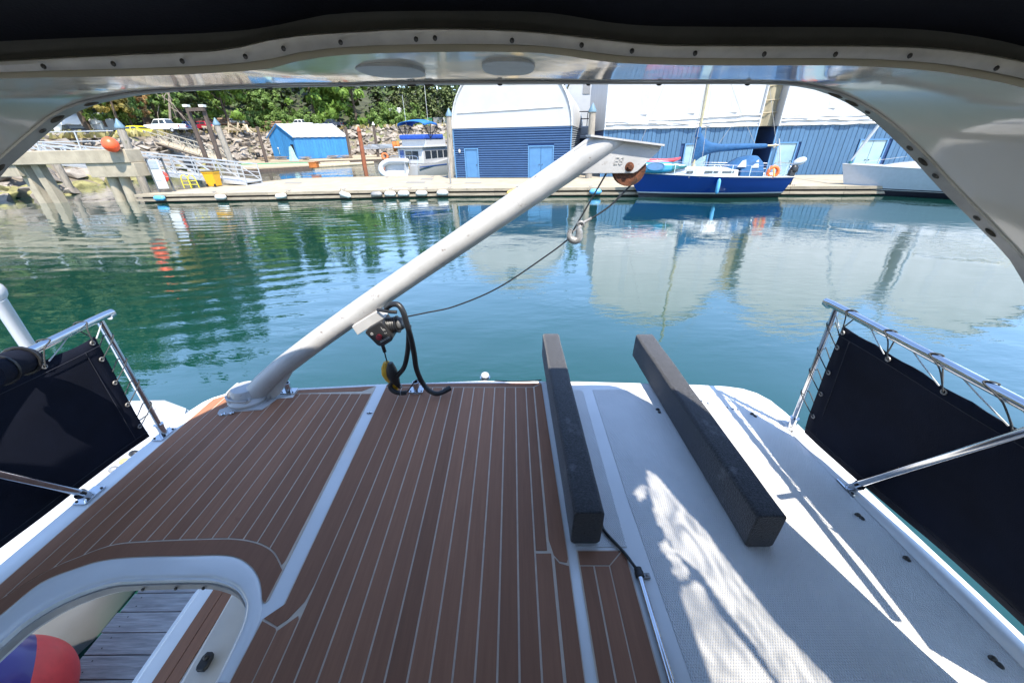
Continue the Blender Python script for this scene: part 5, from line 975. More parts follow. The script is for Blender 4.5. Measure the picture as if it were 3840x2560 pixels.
# ------------------------------------------------------------------ boathouses
post_shadow_m = M('post_shadow', (.43, .44, .455), .6, var=.06)  # grey-blue tone painted for the shadows of posts behind the cover
def boathouse(label, ox, oy, rz, W_, dep, eave, prof, siding, doors, lamp=None, pitch=.16, tarp=None, posts=(), roof_ov=.12):
    t = thing('boathouse', label, 'boathouse', (ox, oy, ZD+.01), rz, 'boathouses along the dock')
    MB().box(.06, W_-.06, .06, dep, 0, eave).build('wall', blue_deep, t)
    def blocked(x0, x1, z0, z1):
        for a, c, h_ in [(d_[0]-.09, d_[1]+.09, d_[2]+.09) for d_ in doors]:
            if x1 > a and x0 < c and z0 < h_: return (a, c, h_)
        return None
    if siding == 'h':
        n_ = int(round(eave/pitch)); ph = eave/n_
        for k in range(n_):
            z0 = k*ph; segs = [(0.0, W_)]
            for a, c, h_ in [(d_[0]-.09, d_[1]+.09, d_[2]+.09) for d_ in doors]:
                if z0 < h_-.02: segs = [s_ for (u, v) in segs for s_ in (((u, a), (c, v)) if a > u and c < v else ((u, v),))]
            for u, v in segs:
                b = MB(); pr = [(.07, 0), (.05, .02), (-.040, ph*.40), (-.044, ph*.66), (.05, ph*.84), (.07, ph-.004)]
                b.loft([[Vector((x, y, z0+z)) for y, z in pr] for x in (u, v)], True, True); b.build('siding_board', blue_rib, t)
        for u in (-.03, W_-.06): MB().box(u, u+.09, -.05, .05, 0, eave).build('corner_trim', blue_trim, t)
        b = MB()
        for k in range(n_): z0 = k*ph; b.loft([[Vector((W_+x, y, z0+z)) for x, z in ((-.05, .01), (.0, .012), (.035, ph*.45), (.035, ph*.6), (-.05, ph*.95))] for y in (.06, dep)], True, True)
        b.build('side_siding', M('side_siding', (.42, .46, .50), .45, .3, var=.2, scale=.8), t)
    else:
        n_ = int(round(W_/pitch)); pw = W_/n_
        for k in range(n_):
            x0, x1 = k*pw+.014, (k+1)*pw-.014; z0 = 0
            bl = blocked(x0+.02, x1-.02, 0, eave)
            if bl: z0 = bl[2]
            pro = -.012 if k % 2 else 0.0
            MB().box(x0, x1, pro-.01, .055, z0, eave-.003).build('siding_board', blue_board, t)
        for u in (-.05, W_-.04): MB().box(u, u+.09, -.05, .05, 0, eave).build('corner_trim', blue_trim, t)
    for k, (x0, x1, h_, dbl, dm) in enumerate(doors):
        n_ = 2 if dbl else 1; w_ = (x1-x0)/n_
        for j in range(n_):
            dr_ = MB().box(x0+j*w_+.015, x0+(j+1)*w_-.015, .01, .05, .03, h_-.02).build('door', dm, t)
            hx = x0+j*w_+(w_-.12 if j == 0 else .12)
            MB().lathe((hx, .012, 1.0), [(.035, 0), (.035, -.05), (.02, -.07)], 10, 'Y').build('handle', dark_metal, dr_, 40)
        for a, c, z0, z1 in ((x0-.09, x0, 0, h_+.09), (x1, x1+.09, 0, h_+.09), (x0-.002, x1+.002, h_, h_+.09)): MB().box(a, c, -.055 if z0 == 0 else -.052, .05, z0, z1).build('door_frame', blue_trim, t)
    if lamp: b = MB(); b.ell((lamp, -.12, 2.05), (.10, .09, .16), 10, 6); l_ = b.build('wall_lamp', hull_white, t, 50); MB().box(lamp-.05, lamp+.05, -.06, .0, 1.98, 2.2).build('lamp_bracket', dark_metal, t)
    fr = [(W_*u, z) for u, z in prof]
    MB().prism([(x, z) for x, z in fr], 0, .08, (), lambda x, y, z: Vector((x, .03-z, y))).build('gable', vinyl_white, t)
    b = MB(); o_ = [(W_/2+(x-W_/2)*1.012, eave+(z-eave)*1.012+.02) for x, z in fr]; i_ = [(W_/2+(x-W_/2)*.985, eave+(z-eave)*.985) for x, z in fr]
    nrib = 14; rings_ = []
    for k in range(nrib*2+1):
        y = -roof_ov+(dep+roof_ov)*k/(nrib*2); s_ = .015*(k % 2)
        rings_.append([Vector((x, y, z-s_)) for x, z in o_]+[Vector((x, y, z)) for x, z in reversed(i_)])
    b.loft(rings_, True, True); b.build('roof', vinyl_white, t, 50)
    b = MB(); b.tube([Vector((x, -roof_ov-.01, z)) for x, z in [(W_/2+(x-W_/2)*1.0, z) for x, z in fr]], .045, 6); b.build('roof_edge', vinyl_fold, t, 60)
    for x, z0, z1, w_ in posts:
        b = MB(); b.add([(x-w_/2, -.055, z0), (x+w_/2, -.115, z0), (x+w_/2+.02, -.055, z0), (x-w_/2, -.055, z1), (x+w_/2, -.115, z1), (x+w_/2+.02, -.055, z1)], [(0, 1, 4, 3), (1, 2, 5, 4), (0, 2, 1), (3, 4, 5)]); b.build('post_shadow', post_shadow_m, t)
    if tarp:
        for k, (dz, r_) in enumerate(((.10, .13), (.30, .09), (.47, .11), (.68, .07))):
            q = [Vector((W_*j/40, -.09-.03*math.sin(j*.9+k), eave+dz+.045*noise.noise(Vector((j*.35, k*3, ox)))+(.10*math.sin(j*.12+k) if k else 0))) for j in range(41)]
            b = MB(); b.tube(q, [r_*(.75+.5*noise.noise(Vector((j*.5, k*7, 1)))) for j in range(41)], 8, sq=.55); b.build('cover_fold', vinyl_fold, t, 70)
        for x in tarp[:0]:
            for k in range(5): b = MB(); x_ = x+.12*k-.25; b.tube([Vector((x_, -.06, eave+.1)), Vector((x_+.05*math.sin(k), -.10, eave+.5)), Vector((x_-.04, -.07, eave+.9+.1*k))], [.07, .09, .03], 8); b.build('cover_fold', vinyl_fold, t, 70)
    return t
def arc(eave, straight, peak, n_=26): return [(0, eave), (0, straight)] [:1 if straight <= eave else 2]+[(.5-.5*math.cos(math.pi*k/n_), straight+(peak-straight)*math.sin(math.pi*k/n_)) for k in range(1, n_)]+[(1, straight), (1, eave)][1 if straight <= eave else 0:]
A1 = Wz(1712, 668, ZD); r1 = R(-11.5)
def hit(px, ox, oy, rz):            # distance along a front wall at which a photo column meets it
    d = wray(px, 640); n_ = Vector((-math.sin(rz), math.cos(rz))); k = (ox*n_.x+oy*n_.y)/(d.x*n_.x+d.y*n_.y); q = Vector((d.x*k-ox, d.y*k-oy)); return q.x*math.cos(rz)+q.y*math.sin(rz)
f1 = lambda z3x: hit(1600+z3x/2.613, A1.x, A1.y, r1)
W1 = f1(1402)
bh1 = boathouse('blue corrugated boathouse with rounded white cover and two blue doorways', A1.x, A1.y, r1, W1, 20, 3.68, arc(3.68, 3.68, 8.35), 'h', [(f1(392), f1(506), 2.18, False, blue_door), (f1(1004), f1(1230), 2.28, True, blue_door)], f1(340), .168)
MB().tube([(.5, -.075, 4.75), (W1*.5, -.085, 4.85), (W1-.7, -.075, 4.95)], .035, 5).build('cover_seam', vinyl_fold, bh1, 60)
q = f1(815); MB().box(q-.42, q+.42, -.075, -.045, 6.55, 7.35).build('vent_window', glass, bh1); MB().box(q-.5, q+.5, -.06, -.048, 6.45, 7.45).build('vent_frame', vinyl_fold, bh1)
MB().prism([(A1.x-.2, A1.y+.6), (A1.x+W1*.95, A1.y-.6), (A1.x+W1+4, A1.y+18), (A1.x+3, A1.y+20)], .05, ZD+.008).build('boathouse_float', wood_fascia, dock)
A2 = Wz(2252, 664, ZD); r2 = R(-6.3); f2 = lambda x: hit(x, A2.x, A2.y, r2); W2 = f2(2800)
boathouse('blue board boathouse behind the blue sailboat, tall white wrinkled cover', A2.x, A2.y, r2, W2, 18, 3.35, arc(3.35, 7.4, 12.0), 'v', [(f2(2556), f2(2640), 2.22, False, pale_door)], None, .33, [f2(2548)], [(f2(x), 4.3, 9, .5) for x in (2385, 2552, 2700)])
A3 = Wz(2868, 658, ZD); f3 = lambda x: hit(x, A3.x, A3.y, r2); W3 = f3(3480)
boathouse('blue board boathouse behind the grey sailboat, next to the beige tarp', A3.x, A3.y, r2, W3, 18, 3.35, arc(3.35, 7.4, 12.0), 'v', [(f3(2893), f3(2958), 2.2, False, pale_door), (f3(3188), f3(3282), 2.3, True, pale_door)], f3(2876), .33, [f3(3180)], [(f3(x), 4.4, 9, .5) for x in (3040, 3330)])
e3 = Vector((A3.x+W3*math.cos(r2), A3.y+W3*math.sin(r2), 0)); boathouse('last boathouse to the right, past the grey sloop, mostly hidden by the arch leg', e3.x+.9, e3.y-.1, r2, 12.5, 18, 3.35, arc(3.35, 7.4, 12.0), 'v', [(4, 5, 2.2, False, pale_door)], None, .33, [3.0], [(3, 4.4, 9, .5), (7, 4.4, 9, .5)])
e2 = Vector((A2.x+W2*math.cos(r2), A2.y+W2*math.sin(r2), 0)); gx0, gx1 = e2.x+.06, A3.x-.06
t = wthing('beige_tarp', 'stained beige tarp closing the gap between the two board boathouses', 'tarp', (gx0, e2.y+.6, 3.9)); b = MB(); b.loft([[Vector((gx0+(gx1-gx0)*u, e2.y+.5+.10*math.sin(u*9+z), z)) for u in (k/10 for k in range(11))] for z in (3.9, 4.8, 5.6, 6.6, 8.0, 9.5)], False); b.build('sheet', tarp_beige, t, 60)
b = MB(); [b.tube([Vector((gx0, e2.y+.42, z)), Vector((gx1, e2.y+.42, z+.1))], .04, 5) for z in (4.7, 5.5, 6.4)]; b.build('batten', M('tarp_batten', (.34, .29, .2), .9), t, 60)
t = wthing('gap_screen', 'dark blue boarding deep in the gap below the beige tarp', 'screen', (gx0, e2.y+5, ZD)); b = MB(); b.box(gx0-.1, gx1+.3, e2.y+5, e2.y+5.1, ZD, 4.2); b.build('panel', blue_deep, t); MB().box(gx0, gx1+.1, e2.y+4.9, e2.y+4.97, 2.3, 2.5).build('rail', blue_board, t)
# small arched shed and flybridge boat behind
pA = WY(2105, 520, 62); wB = WY(2262, 520, 62).x-pA.x
t = thing('arched_shed', 'small white arched shed far behind, between the boathouses', 'shed', (pA.x, 62, ZD), 0); pr = arc(6.2, 6.2, 10.6); MB().prism([(x*wB, z) for x, z in [(0, 0)]+pr+[(1, 0)]], 0, .3, (), lambda x, y, z: Vector((x, -z, y))).build('gable', vinyl_white, t)
b = MB(); b.loft([[Vector((wB/2+(x-.5)*wB*1.05, y, 6.2+(z-6.2)*1.06)) for x, z in pr] for y in (-.6, 14)], False); b.build('roof', vinyl_fold, t, 60); MB().box(wB*.44, wB*.6, -.36, -.31, 8.1, 9.4).build('vent', galv, t)
p = WY(2188, 560, 48); t = thing('flybridge_boat', 'white flybridge boat glimpsed between the boathouses', 'boat', (p.x, 48, 0), R(8)); MB().prism([(-1.9, -1), (1.9, -1), (2.0, 6), (0, 10), (-2.0, 6)], -.2, 2.1).build('hull', hull_white, t, bevel=.15); MB().box(-1.6, 1.6, -.2, 5, 2.1, 3.6).build('cabin', hull_white, t, bevel=.12); MB().box(-1.35, 1.35, -.26, -.2, 2.6, 3.3).build('window', glass, t)
MB().box(-1.5, 1.5, .6, 4.5, 3.6, 4.5).build('flybridge', hull_white, t, bevel=.12); b = MB(); [b.tube([(s_*1.3, .8, 4.5), (s_*1.2, 1.1, 5.9), (s_*1.2, 3, 5.9), (s_*1.3, 3.4, 4.5)], .05, 6) for s_ in (-1, 1)]; b.tube([(-1.2, 1.1, 5.9), (1.2, 1.1, 5.9)], .05, 6); b.tube([(-1.2, .95, 5.2), (1.2, .95, 5.2)], .05, 6); b.build('bridge_frame', hull_black, t, 50)
# ------------------------------------------------------------------ boats
def hull_fn(L, beam, bowf=2.2, stern=.78):
    def b(t):                             # half breadth, t = 0 at the bow, 1 at the stern
        return beam/2*(min(1, math.sin(min(1, t*1.55)*math.pi/2)**.85))*(1-(1-stern)*max(0, (t-.55)/.45)**2)
    return b
def hull_band(mb, L, bfn, sheer, z0, z1, rake=.9, n=26, rows=5, close_top=False, off=0.0):
    rings = []
    for k in range(n+1):
        t = k/n; s_ = sheer(t); za = z0(t) if callable(z0) else z0; zb = z1(t) if callable(z1) else z1; half = []
        for j in range(rows+1):
            z = za+(zb-za)*j/rows; q = max(0, min(1, (z+.45)/(s_+.45))); hb = bfn(t)*q**.42+off; x = -L/2+L*t+rake*(1-max(0, min(1, z/s_)))*(1-t)**2-.25*(1-z/s_)*t**6
            half.append((x, hb, z))
        rings.append([Vector((x, -h, z)) for x, h, z in half]+[Vector((x, h, z)) for x, h, z in reversed(half)])
    mb.loft(rings, close_top, False)
    if not close_top: mb.add(rings[-1], [tuple(range(len(rings[-1])))])
    return rings
def deck_cap(mb, L, bfn, sheer, n=26, camber=.06):
    rows = []
    for k in range(n+1): t = k/n; s_ = sheer(t); x = -L/2+L*t; h = bfn(t); rows.append([Vector((x, h*u, s_+camber*(1-u*u))) for u in (-1, -.5, 0, .5, 1)])
    mb.loft(rows, False)
# blue sloop
pw = Wz(2645, 746, 0); s1 = thing('blue_sailboat', 'blue hulled sloop with white deck and furled blue mainsail, moored at the dock', 'sailboat', (pw.x+.15, pw.y+1.15, .12), R(-5))
L = 9.3; bf = hull_fn(L, 2.9); sh = lambda t: 1.28-.32*t+.22*(t-.5)**2
b = MB(); hull_band(b, L, bf, sh, .20, lambda t: sh(t)); b.build('hull', hull_blue, s1, 50)
b = MB(); hull_band(b, L, bf, sh, .13, .20, off=.012, rows=1); b.build('boot_stripe', hull_white, s1, 50)
b = MB(); hull_band(b, L, bf, sh, -.42, .13, off=-.004); b.build('bottom_paint', hull_black, s1, 50)
b = MB(); deck_cap(b, L*.985, lambda t: bf(t)*1.0, lambda t: sh(t)+.005); b.build('deck', hull_white, s1, 50)
b = MB(); b.tube([Vector((-L/2+L*k/30, -bf(k/30), sh(k/30)+.02)) for k in range(31)], .035, 6); b.tube([Vector((-L/2+L*k/30, bf(k/30), sh(k/30)+.02)) for k in range(31)], .035, 6); b.build('gunwale', hull_white, s1, 60)
sheer_z = sh(.5)
b = MB(); cab = [(-2.3, .55), (-1.9, .78), (0, .92), (1.35, .92), (1.6, .85)]; rings = []
for x, h in [(-2.55, .35)]+cab: zt_ = sh((x+L/2)/L)+(.12 if x < -2.4 else .30 if x < -1.95 else .42); zb2 = sh((x+L/2)/L)+.02; rings.append([Vector((x, -h-.06, zb2)), Vector((x, -h, zt_-.06)), Vector((x, -h*.8, zt_)), Vector((x, 0, zt_+.05)), Vector((x, h*.8, zt_)), Vector((x, h, zt_-.06)), Vector((x, h+.06, zb2))])
b.loft(rings, True, True); cabin = b.build('cabin', hull_white, s1, 40)
for x0, x1 in ((-1.35, -.95), (-.35, .45), (.65, 1.35)):
    b = MB(); y0 = -.93 if x0 > -.5 else -.88; zc = sh(.5)+.22; b.prism([(x0+.04, zc-.07), (x1-.04, zc-.07), (x1, zc), (x1-.03, zc+.07), (x0+.05, zc+.07), (x0, zc)], 0, .03, (), lambda x, y, z: Vector((x, y0-.035-z+.02, y))); b.build('cabin_window', glass, s1)
mx, mz = -.75, sh(.5)+.42
b = MB(); b.tube([(mx, 0, mz), (mx-.02, 0, 13.6)], [.075, .06], 10, sq=1.3); b.build('mast', mast_m, s1, 50)
b = MB(); b.tube([(mx+.1, 0, mz+1.02), (mx+4.6, 0, mz+1.12)], .05, 8); b.build('boom', mast_m, s1, 50)
b = MB(); b.loft([[Vector((x, w_*math.cos(a), z+h_*math.sin(a))) for a in (6.28319*k/12 for k in range(12))] for x, z, w_, h_ in ((mx-.12, mz+1.1, .10, .95), (mx+.02, mz+1.12, .15, .85), (mx+.35, mz+1.05, .17, .52), (mx+.8, mz+1.02, .16, .30), (mx+1.4, mz+1.03, .14, .21), (mx+2.6, mz+1.07, .12, .17), (mx+3.9, mz+1.10, .08, .12), (mx+4.05, mz+1.10, .03, .05))], True, True)
b.tube([(mx-.03, 0, mz+1.6), (mx-.02, 0, mz+2.15)], [.17, .10], 10); b.build('sail_cover', canvas_blue, s1, 60)
b = MB()
for q in (((-L/2+.1, 0, 1.3), (mx, 0, 13.2)), ((L/2-.2, 0, 1.0), (mx, 0, 13.4)), ((mx+.1, -1.25, 1.05), (mx, -.05, 8)), ((mx-.5, -1.2, 1.05), (mx, -.05, 8)), ((mx+.1, 1.25, 1.05), (mx, .05, 8)), ((mx+2.1, 0, mz+2.8), (mx+3.3, 0, mz+1.2)), ((mx+2.1, 0, mz+2.8), (mx+1.2, 0, mz+1.2)), ((mx+2.1, 0, mz+2.8), (mx+.05, 0, mz+6))): b.tube(list(q), .012, 4)
b.build('rigging', galv, s1)
b = MB(); b.loft([[Vector((x, w_*math.cos(a), z0_+h_*max(0, math.sin(a))**.7)) for a in (math.pi*k/8 for k in range(9))] for x, z0_, w_, h_ in ((1.15, mz-.1, .85, .10), (1.75, mz-.05, .88, .52), (2.2, mz-.1, .9, .72), (2.75, mz-.1, .9, .70), (2.95, mz-.12, .88, .5))], False); b.build('spray_dodger', canvas_blue, s1, 50)
for x0, x1, z0_, z1_ in ((1.45, 1.95, .04, .42), (2.25, 2.65, .0, .42)): b = MB(); y0 = -.86; b.add([(x0, y0-.06, mz+z0_), (x1, y0-.06, mz+z0_), (x1-.02, y0+.10, mz+z1_), (x0+.28, y0+.12, mz+z1_*.85)], [(0, 1, 2, 3)]); b.build('dodger_window', clear_p, s1)
MB().box(1.7, 3.0, -.97, .97, sh(.7)-.1, sh(.7)+.40).build('cockpit_cloth', canvas_blue, s1, bevel=.05)
b = MB()
for k in range(9): t_ = .06+.11*k; x = -L/2+L*t_; b.tube([(x, -bf(t_)+.05, sh(t_)), (x, -bf(t_)+.05, sh(t_)+.62)], .016, 5)
for z in (.32, .62): b.tube([(-L/2+L*(.06+.88*k/20), -bf(.06+.88*k/20)+.05, sh(.06+.88*k/20)+z) for k in range(21)], .012, 5); b.tube([(-L/2+L*(.06+.88*k/20), bf(.06+.88*k/20)-.05, sh(.06+.88*k/20)+z) for k in range(21)], .012, 5)
b.build('lifelines', steel, s1)
b = MB(); b.tube(bez([(4.0, -1.0, 1.0), (4.45, -.9, 1.65), (4.6, 0, 1.7), (4.45, .9, 1.65), (4.0, 1.0, 1.0)], 5), .02, 6); b.build('stern_rail', steel, s1, 60)
b = MB(); b.tube([(4.2, -.4, 1.3), (3.6, -.4, 3.0)], .03, 6); b.build('flag_staff', alu_grey, s1, 50)
t = thing('outboard_motor', 'black outboard motor with pale cover tilted on the stern of the blue sloop', 'outboard', s1.matrix_basis @ Vector((4.75, -.5, .9)), R(-5))
MB().loft([[Vector((x+.10*z, y, z)) for x, y in ((-.14, -.12), (.16, -.12), (.2, 0), (.16, .12), (-.14, .12))] for z in (-.35, .0, .45)], True, True).build('leg', rubber, t, bevel=.03)
MB().ell((.28, 0, .92), (.38, .20, .20), 12, 8, Matrix.Rotation(R(-22), 3, 'Y')).build('cover', hull_grey, t, 60); MB().ell((.1, 0, .5), (.22, .17, .26), 12, 8).build('cowl', rubber, t, 60); MB().tube([(-.02, 0, -.3), (-.15, 0, -.7)], [.07, .04], 8).build('gearcase', rubber, t, 50)
lr = thing('life_ring', 'orange life ring hanging on the stern rail of the blue sloop', 'life ring', s1.matrix_basis @ Vector((3.35, -1.22, 1.32)), R(-5)); MB().torus((0, 0, 0), .27, .09, 24, 10, 'Y').build('ring', orange, lr, 60); MB().tube([(-.06, -.1, .2), (.0, -.12, 0), (.06, -.1, -.22)], .045, 6).build('rope', fender_y, lr, 60)
fb_ = thing('hull_fender', 'blue fender hanging on the side of the blue sloop', 'fender', s1.matrix_basis @ Vector((-.2+.55, -1.58, .62)), R(-5)); MB().tube([(0, 0, q) for q in (-.42, -.36, -.3, 0, .3, .36, .42)], [.02, .07, .10, .11, .10, .07, .02], 12).build('body', fender_b, fb_, 60); MB().tube([(0, 0, .4), (0, .12, .95)], .012, 5).build('rope', rubber, fb_)
def kayak(label, m, m2, loc, rz, L=3.3, flip=0, hgt=.2):
    t = thing('kayak', label, 'kayak', s1.matrix_basis @ Vector(loc), R(-5)+rz, 'kayaks on the sloop'); rings = []
    for k in range(17):
        u = k/16; w_ = .34*math.sin(math.pi*(.03+.94*u))**.7; h_ = hgt*math.sin(math.pi*(.05+.9*u))**.6; z = .16*(2*u-1)**4
        rings.append([Vector((-L/2+L*u, w_*math.cos(a), z+h_*math.sin(a))) for a in (6.28319*j/12 for j in range(12))])
    MB().loft(rings, True, True).build('shell', m, t, 60)
    q = MB(); q.loft([[p+Vector((0, 0, .006)) for p in r_] for r_ in [[Vector((p.x, p.y*1.02, p.z*1.02)) for p in r] for r in rings[12:]]], True, True); q.build('end_panel', m2, t, 60); return t
kb = kayak('blue green kayak lying on its side along the foredeck of the sloop', kayak_blue, kayak_green, (-3.05, -.78, 1.62), R(2)); kb.rotation_euler.x = R(72)
for c_, r_, m in (((.0, 0, .17), (.55, .24, .05), hull_black), ((.0, 0, .20), (.60, .28, .03), kayak_blue)): MB().torus((0, 0, .17), 1, .06, 24, 6).build('cockpit_rim', kayak_blue, kb, 60) if False else None
b = MB(); b.loft([[Vector((.5*s_*math.cos(a)-.15, .22*s_*math.sin(a), z)) for a in (6.28319*k/20 for k in range(20))] for s_, z in ((1.12, .17), (1.1, .225), (.95, .23), (.9, .15))], True, False); b.build('cockpit_rim', M('kayak_rim', (.01, .12, .24), .4), kb, 50)
b = MB(); b.loft([[Vector((.46*math.cos(a)-.15, .2*math.sin(a), z)) for a in (6.28319*k/20 for k in range(20))] for z in (.19, .205)], True, True); b.build('cockpit', M('kayak_cockpit', (.02, .10, .22), .5), kb)
MB().ell((-.95, 0, .17), (.13, .1, .04), 12, 5).build('hatch', hull_black, kb, 50)
kayak('red kayak lying above the blue green kayak on the sloop', kayak_red, M('red_kayak_tip', (.55, .03, .05), .3), (-3.15, -.45, 1.92), R(1), 2.9, 0, .16)
# grey sloop, bow towards us on the right
pb0 = Wz(3128, 728, 0); pb1 = Wz(3560, 750, 0); dx = (pb1-pb0); rz2 = math.atan2(dx.y, dx.x); s2 = thing('grey_sailboat', 'pale grey sloop with black boot stripe moored at the right end of the dock', 'sailboat', tuple(pb0+dx.normalized()*5.6+Vector((-dx.normalized().y, dx.normalized().x, 0))*1.5+Vector((0, 0, .09))), rz2+R(7))
L2_ = 11.5; bf2 = hull_fn(L2_, 3.5); sh2 = lambda t: 1.5-.35*t+.15*(t-.5)**2
b = MB(); hull_band(b, L2_, bf2, sh2, .30, lambda t: sh2(t), rake=.55); b.build('hull', hull_grey, s2, 50)
b = MB(); hull_band(b, L2_, bf2, sh2, .245, .30, rake=.55, off=.012, rows=1); b.build('boot_stripe', hull_black, s2, 50)
b = MB(); hull_band(b, L2_, bf2, sh2, .21, .245, rake=.55, off=.008, rows=1); b.build('pale_stripe', hull_white, s2, 50)
b = MB(); hull_band(b, L2_, bf2, sh2, -.45, .21, rake=.55); b.build('bottom_paint', hull_black, s2, 50)
b = MB(); deck_cap(b, L2_*.985, bf2, lambda t: sh2(t)+.005); b.build('deck', hull_white, s2, 50)
b = MB(); [b.tube([Vector((-L2_/2+L2_*k/30, s_*bf2(k/30), sh2(k/30)+.03)) for k in range(31)], .03, 6) for s_ in (-1, 1)]; b.build('toe_rail', hull_white, s2, 60)
b = MB(); rings = []
for x, h, zt_ in ((-3.9, .25, .05), (-3.2, .6, .22), (-2.2, .95, .38), (-1.0, 1.15, .50), (1.2, 1.2, .52), (2.2, 1.15, .5)): z0_ = sh2((x+L2_/2)/L2_); rings.append([Vector((x, -h-.1, z0_)), Vector((x, -h, z0_+zt_*.8)), Vector((x, -h*.7, z0_+zt_)), Vector((x, h*.7, z0_+zt_)), Vector((x, h, z0_+zt_*.8)), Vector((x, h+.1, z0_))])
b.loft(rings, True, True); b.build('cabin', hull_white, s2, 40)
b = MB(); b.add([(-1.9, -1.10, 1.62), (-.2, -1.23, 1.60), (-.1, -1.2, 1.72), (-1.6, -1.08, 1.72)], [(0, 1, 2, 3)]); b.build('cabin_window', glass, s2)
b = MB(); b.tube([(-.9, 0, 1.7), (-.9, 0, 15)], .09, 10); b.build('mast', hull_white, s2, 50)
b = MB(); fs = [Vector((-L2_/2+.35, 0, 1.75)), Vector((-.95, 0, 14.2))]; b.tube([fs[0], fs[0].lerp(fs[1], .1), fs[0].lerp(fs[1], .5), fs[1]], [.05, .085, .075, .03], 8); b.build('furled_jib', hull_white, s2, 60); MB().lathe(fs[0]-Vector((0, 0, .1)), [(.09, -.06), (.09, .06)], 10).build('furler_drum', kayak_green, s2, 40)
b = MB(); b.tube([(-.8, 0, 3.0), (3.4, 0, 3.05)], .06, 8); b.build('boom', mast_m, s2, 50); b = MB(); b.tube([(-.7, 0, 3.1), (1, 0, 3.22), (3, 0, 3.18)], [.2, .17, .1], 10, sq=.8); b.build('sail_bundle', hull_white, s2, 60)
b = MB(); [b.tube(bez([fs[0].lerp(fs[1], .16), Vector((-2.5, y, 2.1)), Vector((-1.2, y*1.5, 1.95))], 6), .014, 5) for y in (-.25, -.5)]; b.tube([(-5.3, -.1, 1.6), (-3, -.3, 2.0)], .012, 5); b.build('jib_sheets', cord_w, s2)
b = MB(); [b.tube([(x, -bf2((x+L2_/2)/L2_)+.06, 1.3), (x, -bf2((x+L2_/2)/L2_)+.06, 1.95)], .015, 5) for x in (-4.2, -2.4, -.6, 1.2)]; b.build('stanchions', steel, s2)
# white cruiser with blue bimini
pc = Wz(1555, 655, 0.3); c1 = thing('cruiser', 'white flybridge cruiser with blue bimini and inflatable on its stern', 'motor boat', (-11.0, 42.2, 0), R(-22))
wd = 1.75; b = MB(); rings = []
for y, h, s_ in ((0, wd*.93, 1.2), (3, wd, 1.3), (6, wd, 1.55), (9, wd*.6, 1.85), (11, .05, 2.1)): rings.append([Vector((-h*.82, y, -.3)), Vector((-h*.95, y, .3)), Vector((-h, y, s_)), Vector((h, y, s_)), Vector((h*.95, y, .3)), Vector((h*.82, y, -.3))])
b.loft(rings, True, True); b.build('hull', hull_white, c1, 40)
b = MB(); [b.box(s_*wd*.985-.012, s_*wd*.985+.02 if s_ > 0 else s_*wd*.985+.012, .2, 5.5, .98, 1.08) for s_ in (-1, 1)]; b.build('hull_stripe', car_blue, c1)
MB().box(-1.55, 1.55, 1.3, 7.2, 1.25, 2.75).build('cabin', hull_white, c1, bevel=.12)
for x0, x1 in ((-.55, .2), (.28, 1.0)): MB().box(x0, x1, 1.27, 1.31, 1.7, 2.45).build('aft_window', glass, c1)
MB().box(-1.25, -.75, 1.26, 1.30, 1.35, 2.55).build('aft_door', car_blue, c1)
for k in range(4): MB().box(1.53, 1.58, 1.7+k*1.2, 2.7+k*1.2, 1.75, 2.45).build('side_window', glass, c1)
MB().box(-1.7, 1.7, 1.0, 6.2, 2.75, 2.9).build('bridge_deck', hull_white, c1, bevel=.05)
b = MB(); b.loft([[Vector((x*s_, y, z)) for x, y in ((-1.5, 2.2), (1.5, 2.2), (1.5, 6.0), (-1.5, 6.0))] for s_, z in ((1.0, 2.9), (.98, 3.7), (.9, 3.75))], True, True); b.build('flybridge', hull_white, c1, 30)
MB().box(-1.55, 1.55, 1.9, 5.6, 3.5, 3.95).build('bridge_cover', M('cover_blue', (.015, .07, .36), .8, bump=.03, bscale=6), c1, bevel=.12)
b = MB(); rows = []
for k in range(9): a = math.pi*k/8; rows.append([Vector((-1.6*math.cos(a), y, 4.85+.42*math.sin(a)**.7+dz)) for y, dz in ((1.9, -.12), (3.2, .06), (4.6, -.1))])
b.loft(rows, False); bi = b.build('bimini', M('bimini_blue', (.012, .13, .42), .75, bump=.02, bscale=8), c1, 60); q = bi.modifiers.new('thickness', 'SOLIDIFY'); q.thickness = .04
b = MB(); [b.tube([(s_*1.55, 3.0, 3.6), (s_*1.58, y, 4.85)], .04, 6) for s_ in (-1, 1) for y in (1.95, 3.2, 4.5)]; b.build('bimini_frame', hull_black, c1, 50)
[MB().add([(s_*1.6, 2.0, 4.05), (s_*1.6, 4.4, 4.05), (s_*1.6, 4.4, 4.75), (s_*1.6, 2.0, 4.75)], [(0, 1, 2, 3)]).build('side_curtain', vinyl, c1) for s_ in (-1, 1)]
b = MB(); b.tube(bez([(-1.6, 0, 1.2), (-1.6, .1, 2.0), (0, -.05, 2.05), (1.6, .1, 2.0), (1.6, 0, 1.2)], 5), .025, 6); [b.tube([(x, .02, 1.2), (x, .02, 2.0)], .02, 5) for x in (-.8, 0, .8)]; b.build('stern_rail', steel, c1, 60)
b = MB(); b.tube([(1.45, 3, 3.6), (1.5, 3, 8.6)], .02, 5); b.tube([(-1.2, 3, 3.6), (-1.25, 3, 7.5)], .02, 5); b.build('antenna', hull_white, c1, 50)
dg_ = thing('inflatable_dinghy', 'white inflatable dinghy hung on its side across the stern of the cruiser', 'dinghy', (-11.55, 41.2, .95), R(-22)); q = Matrix.Rotation(R(72), 3, 'X')
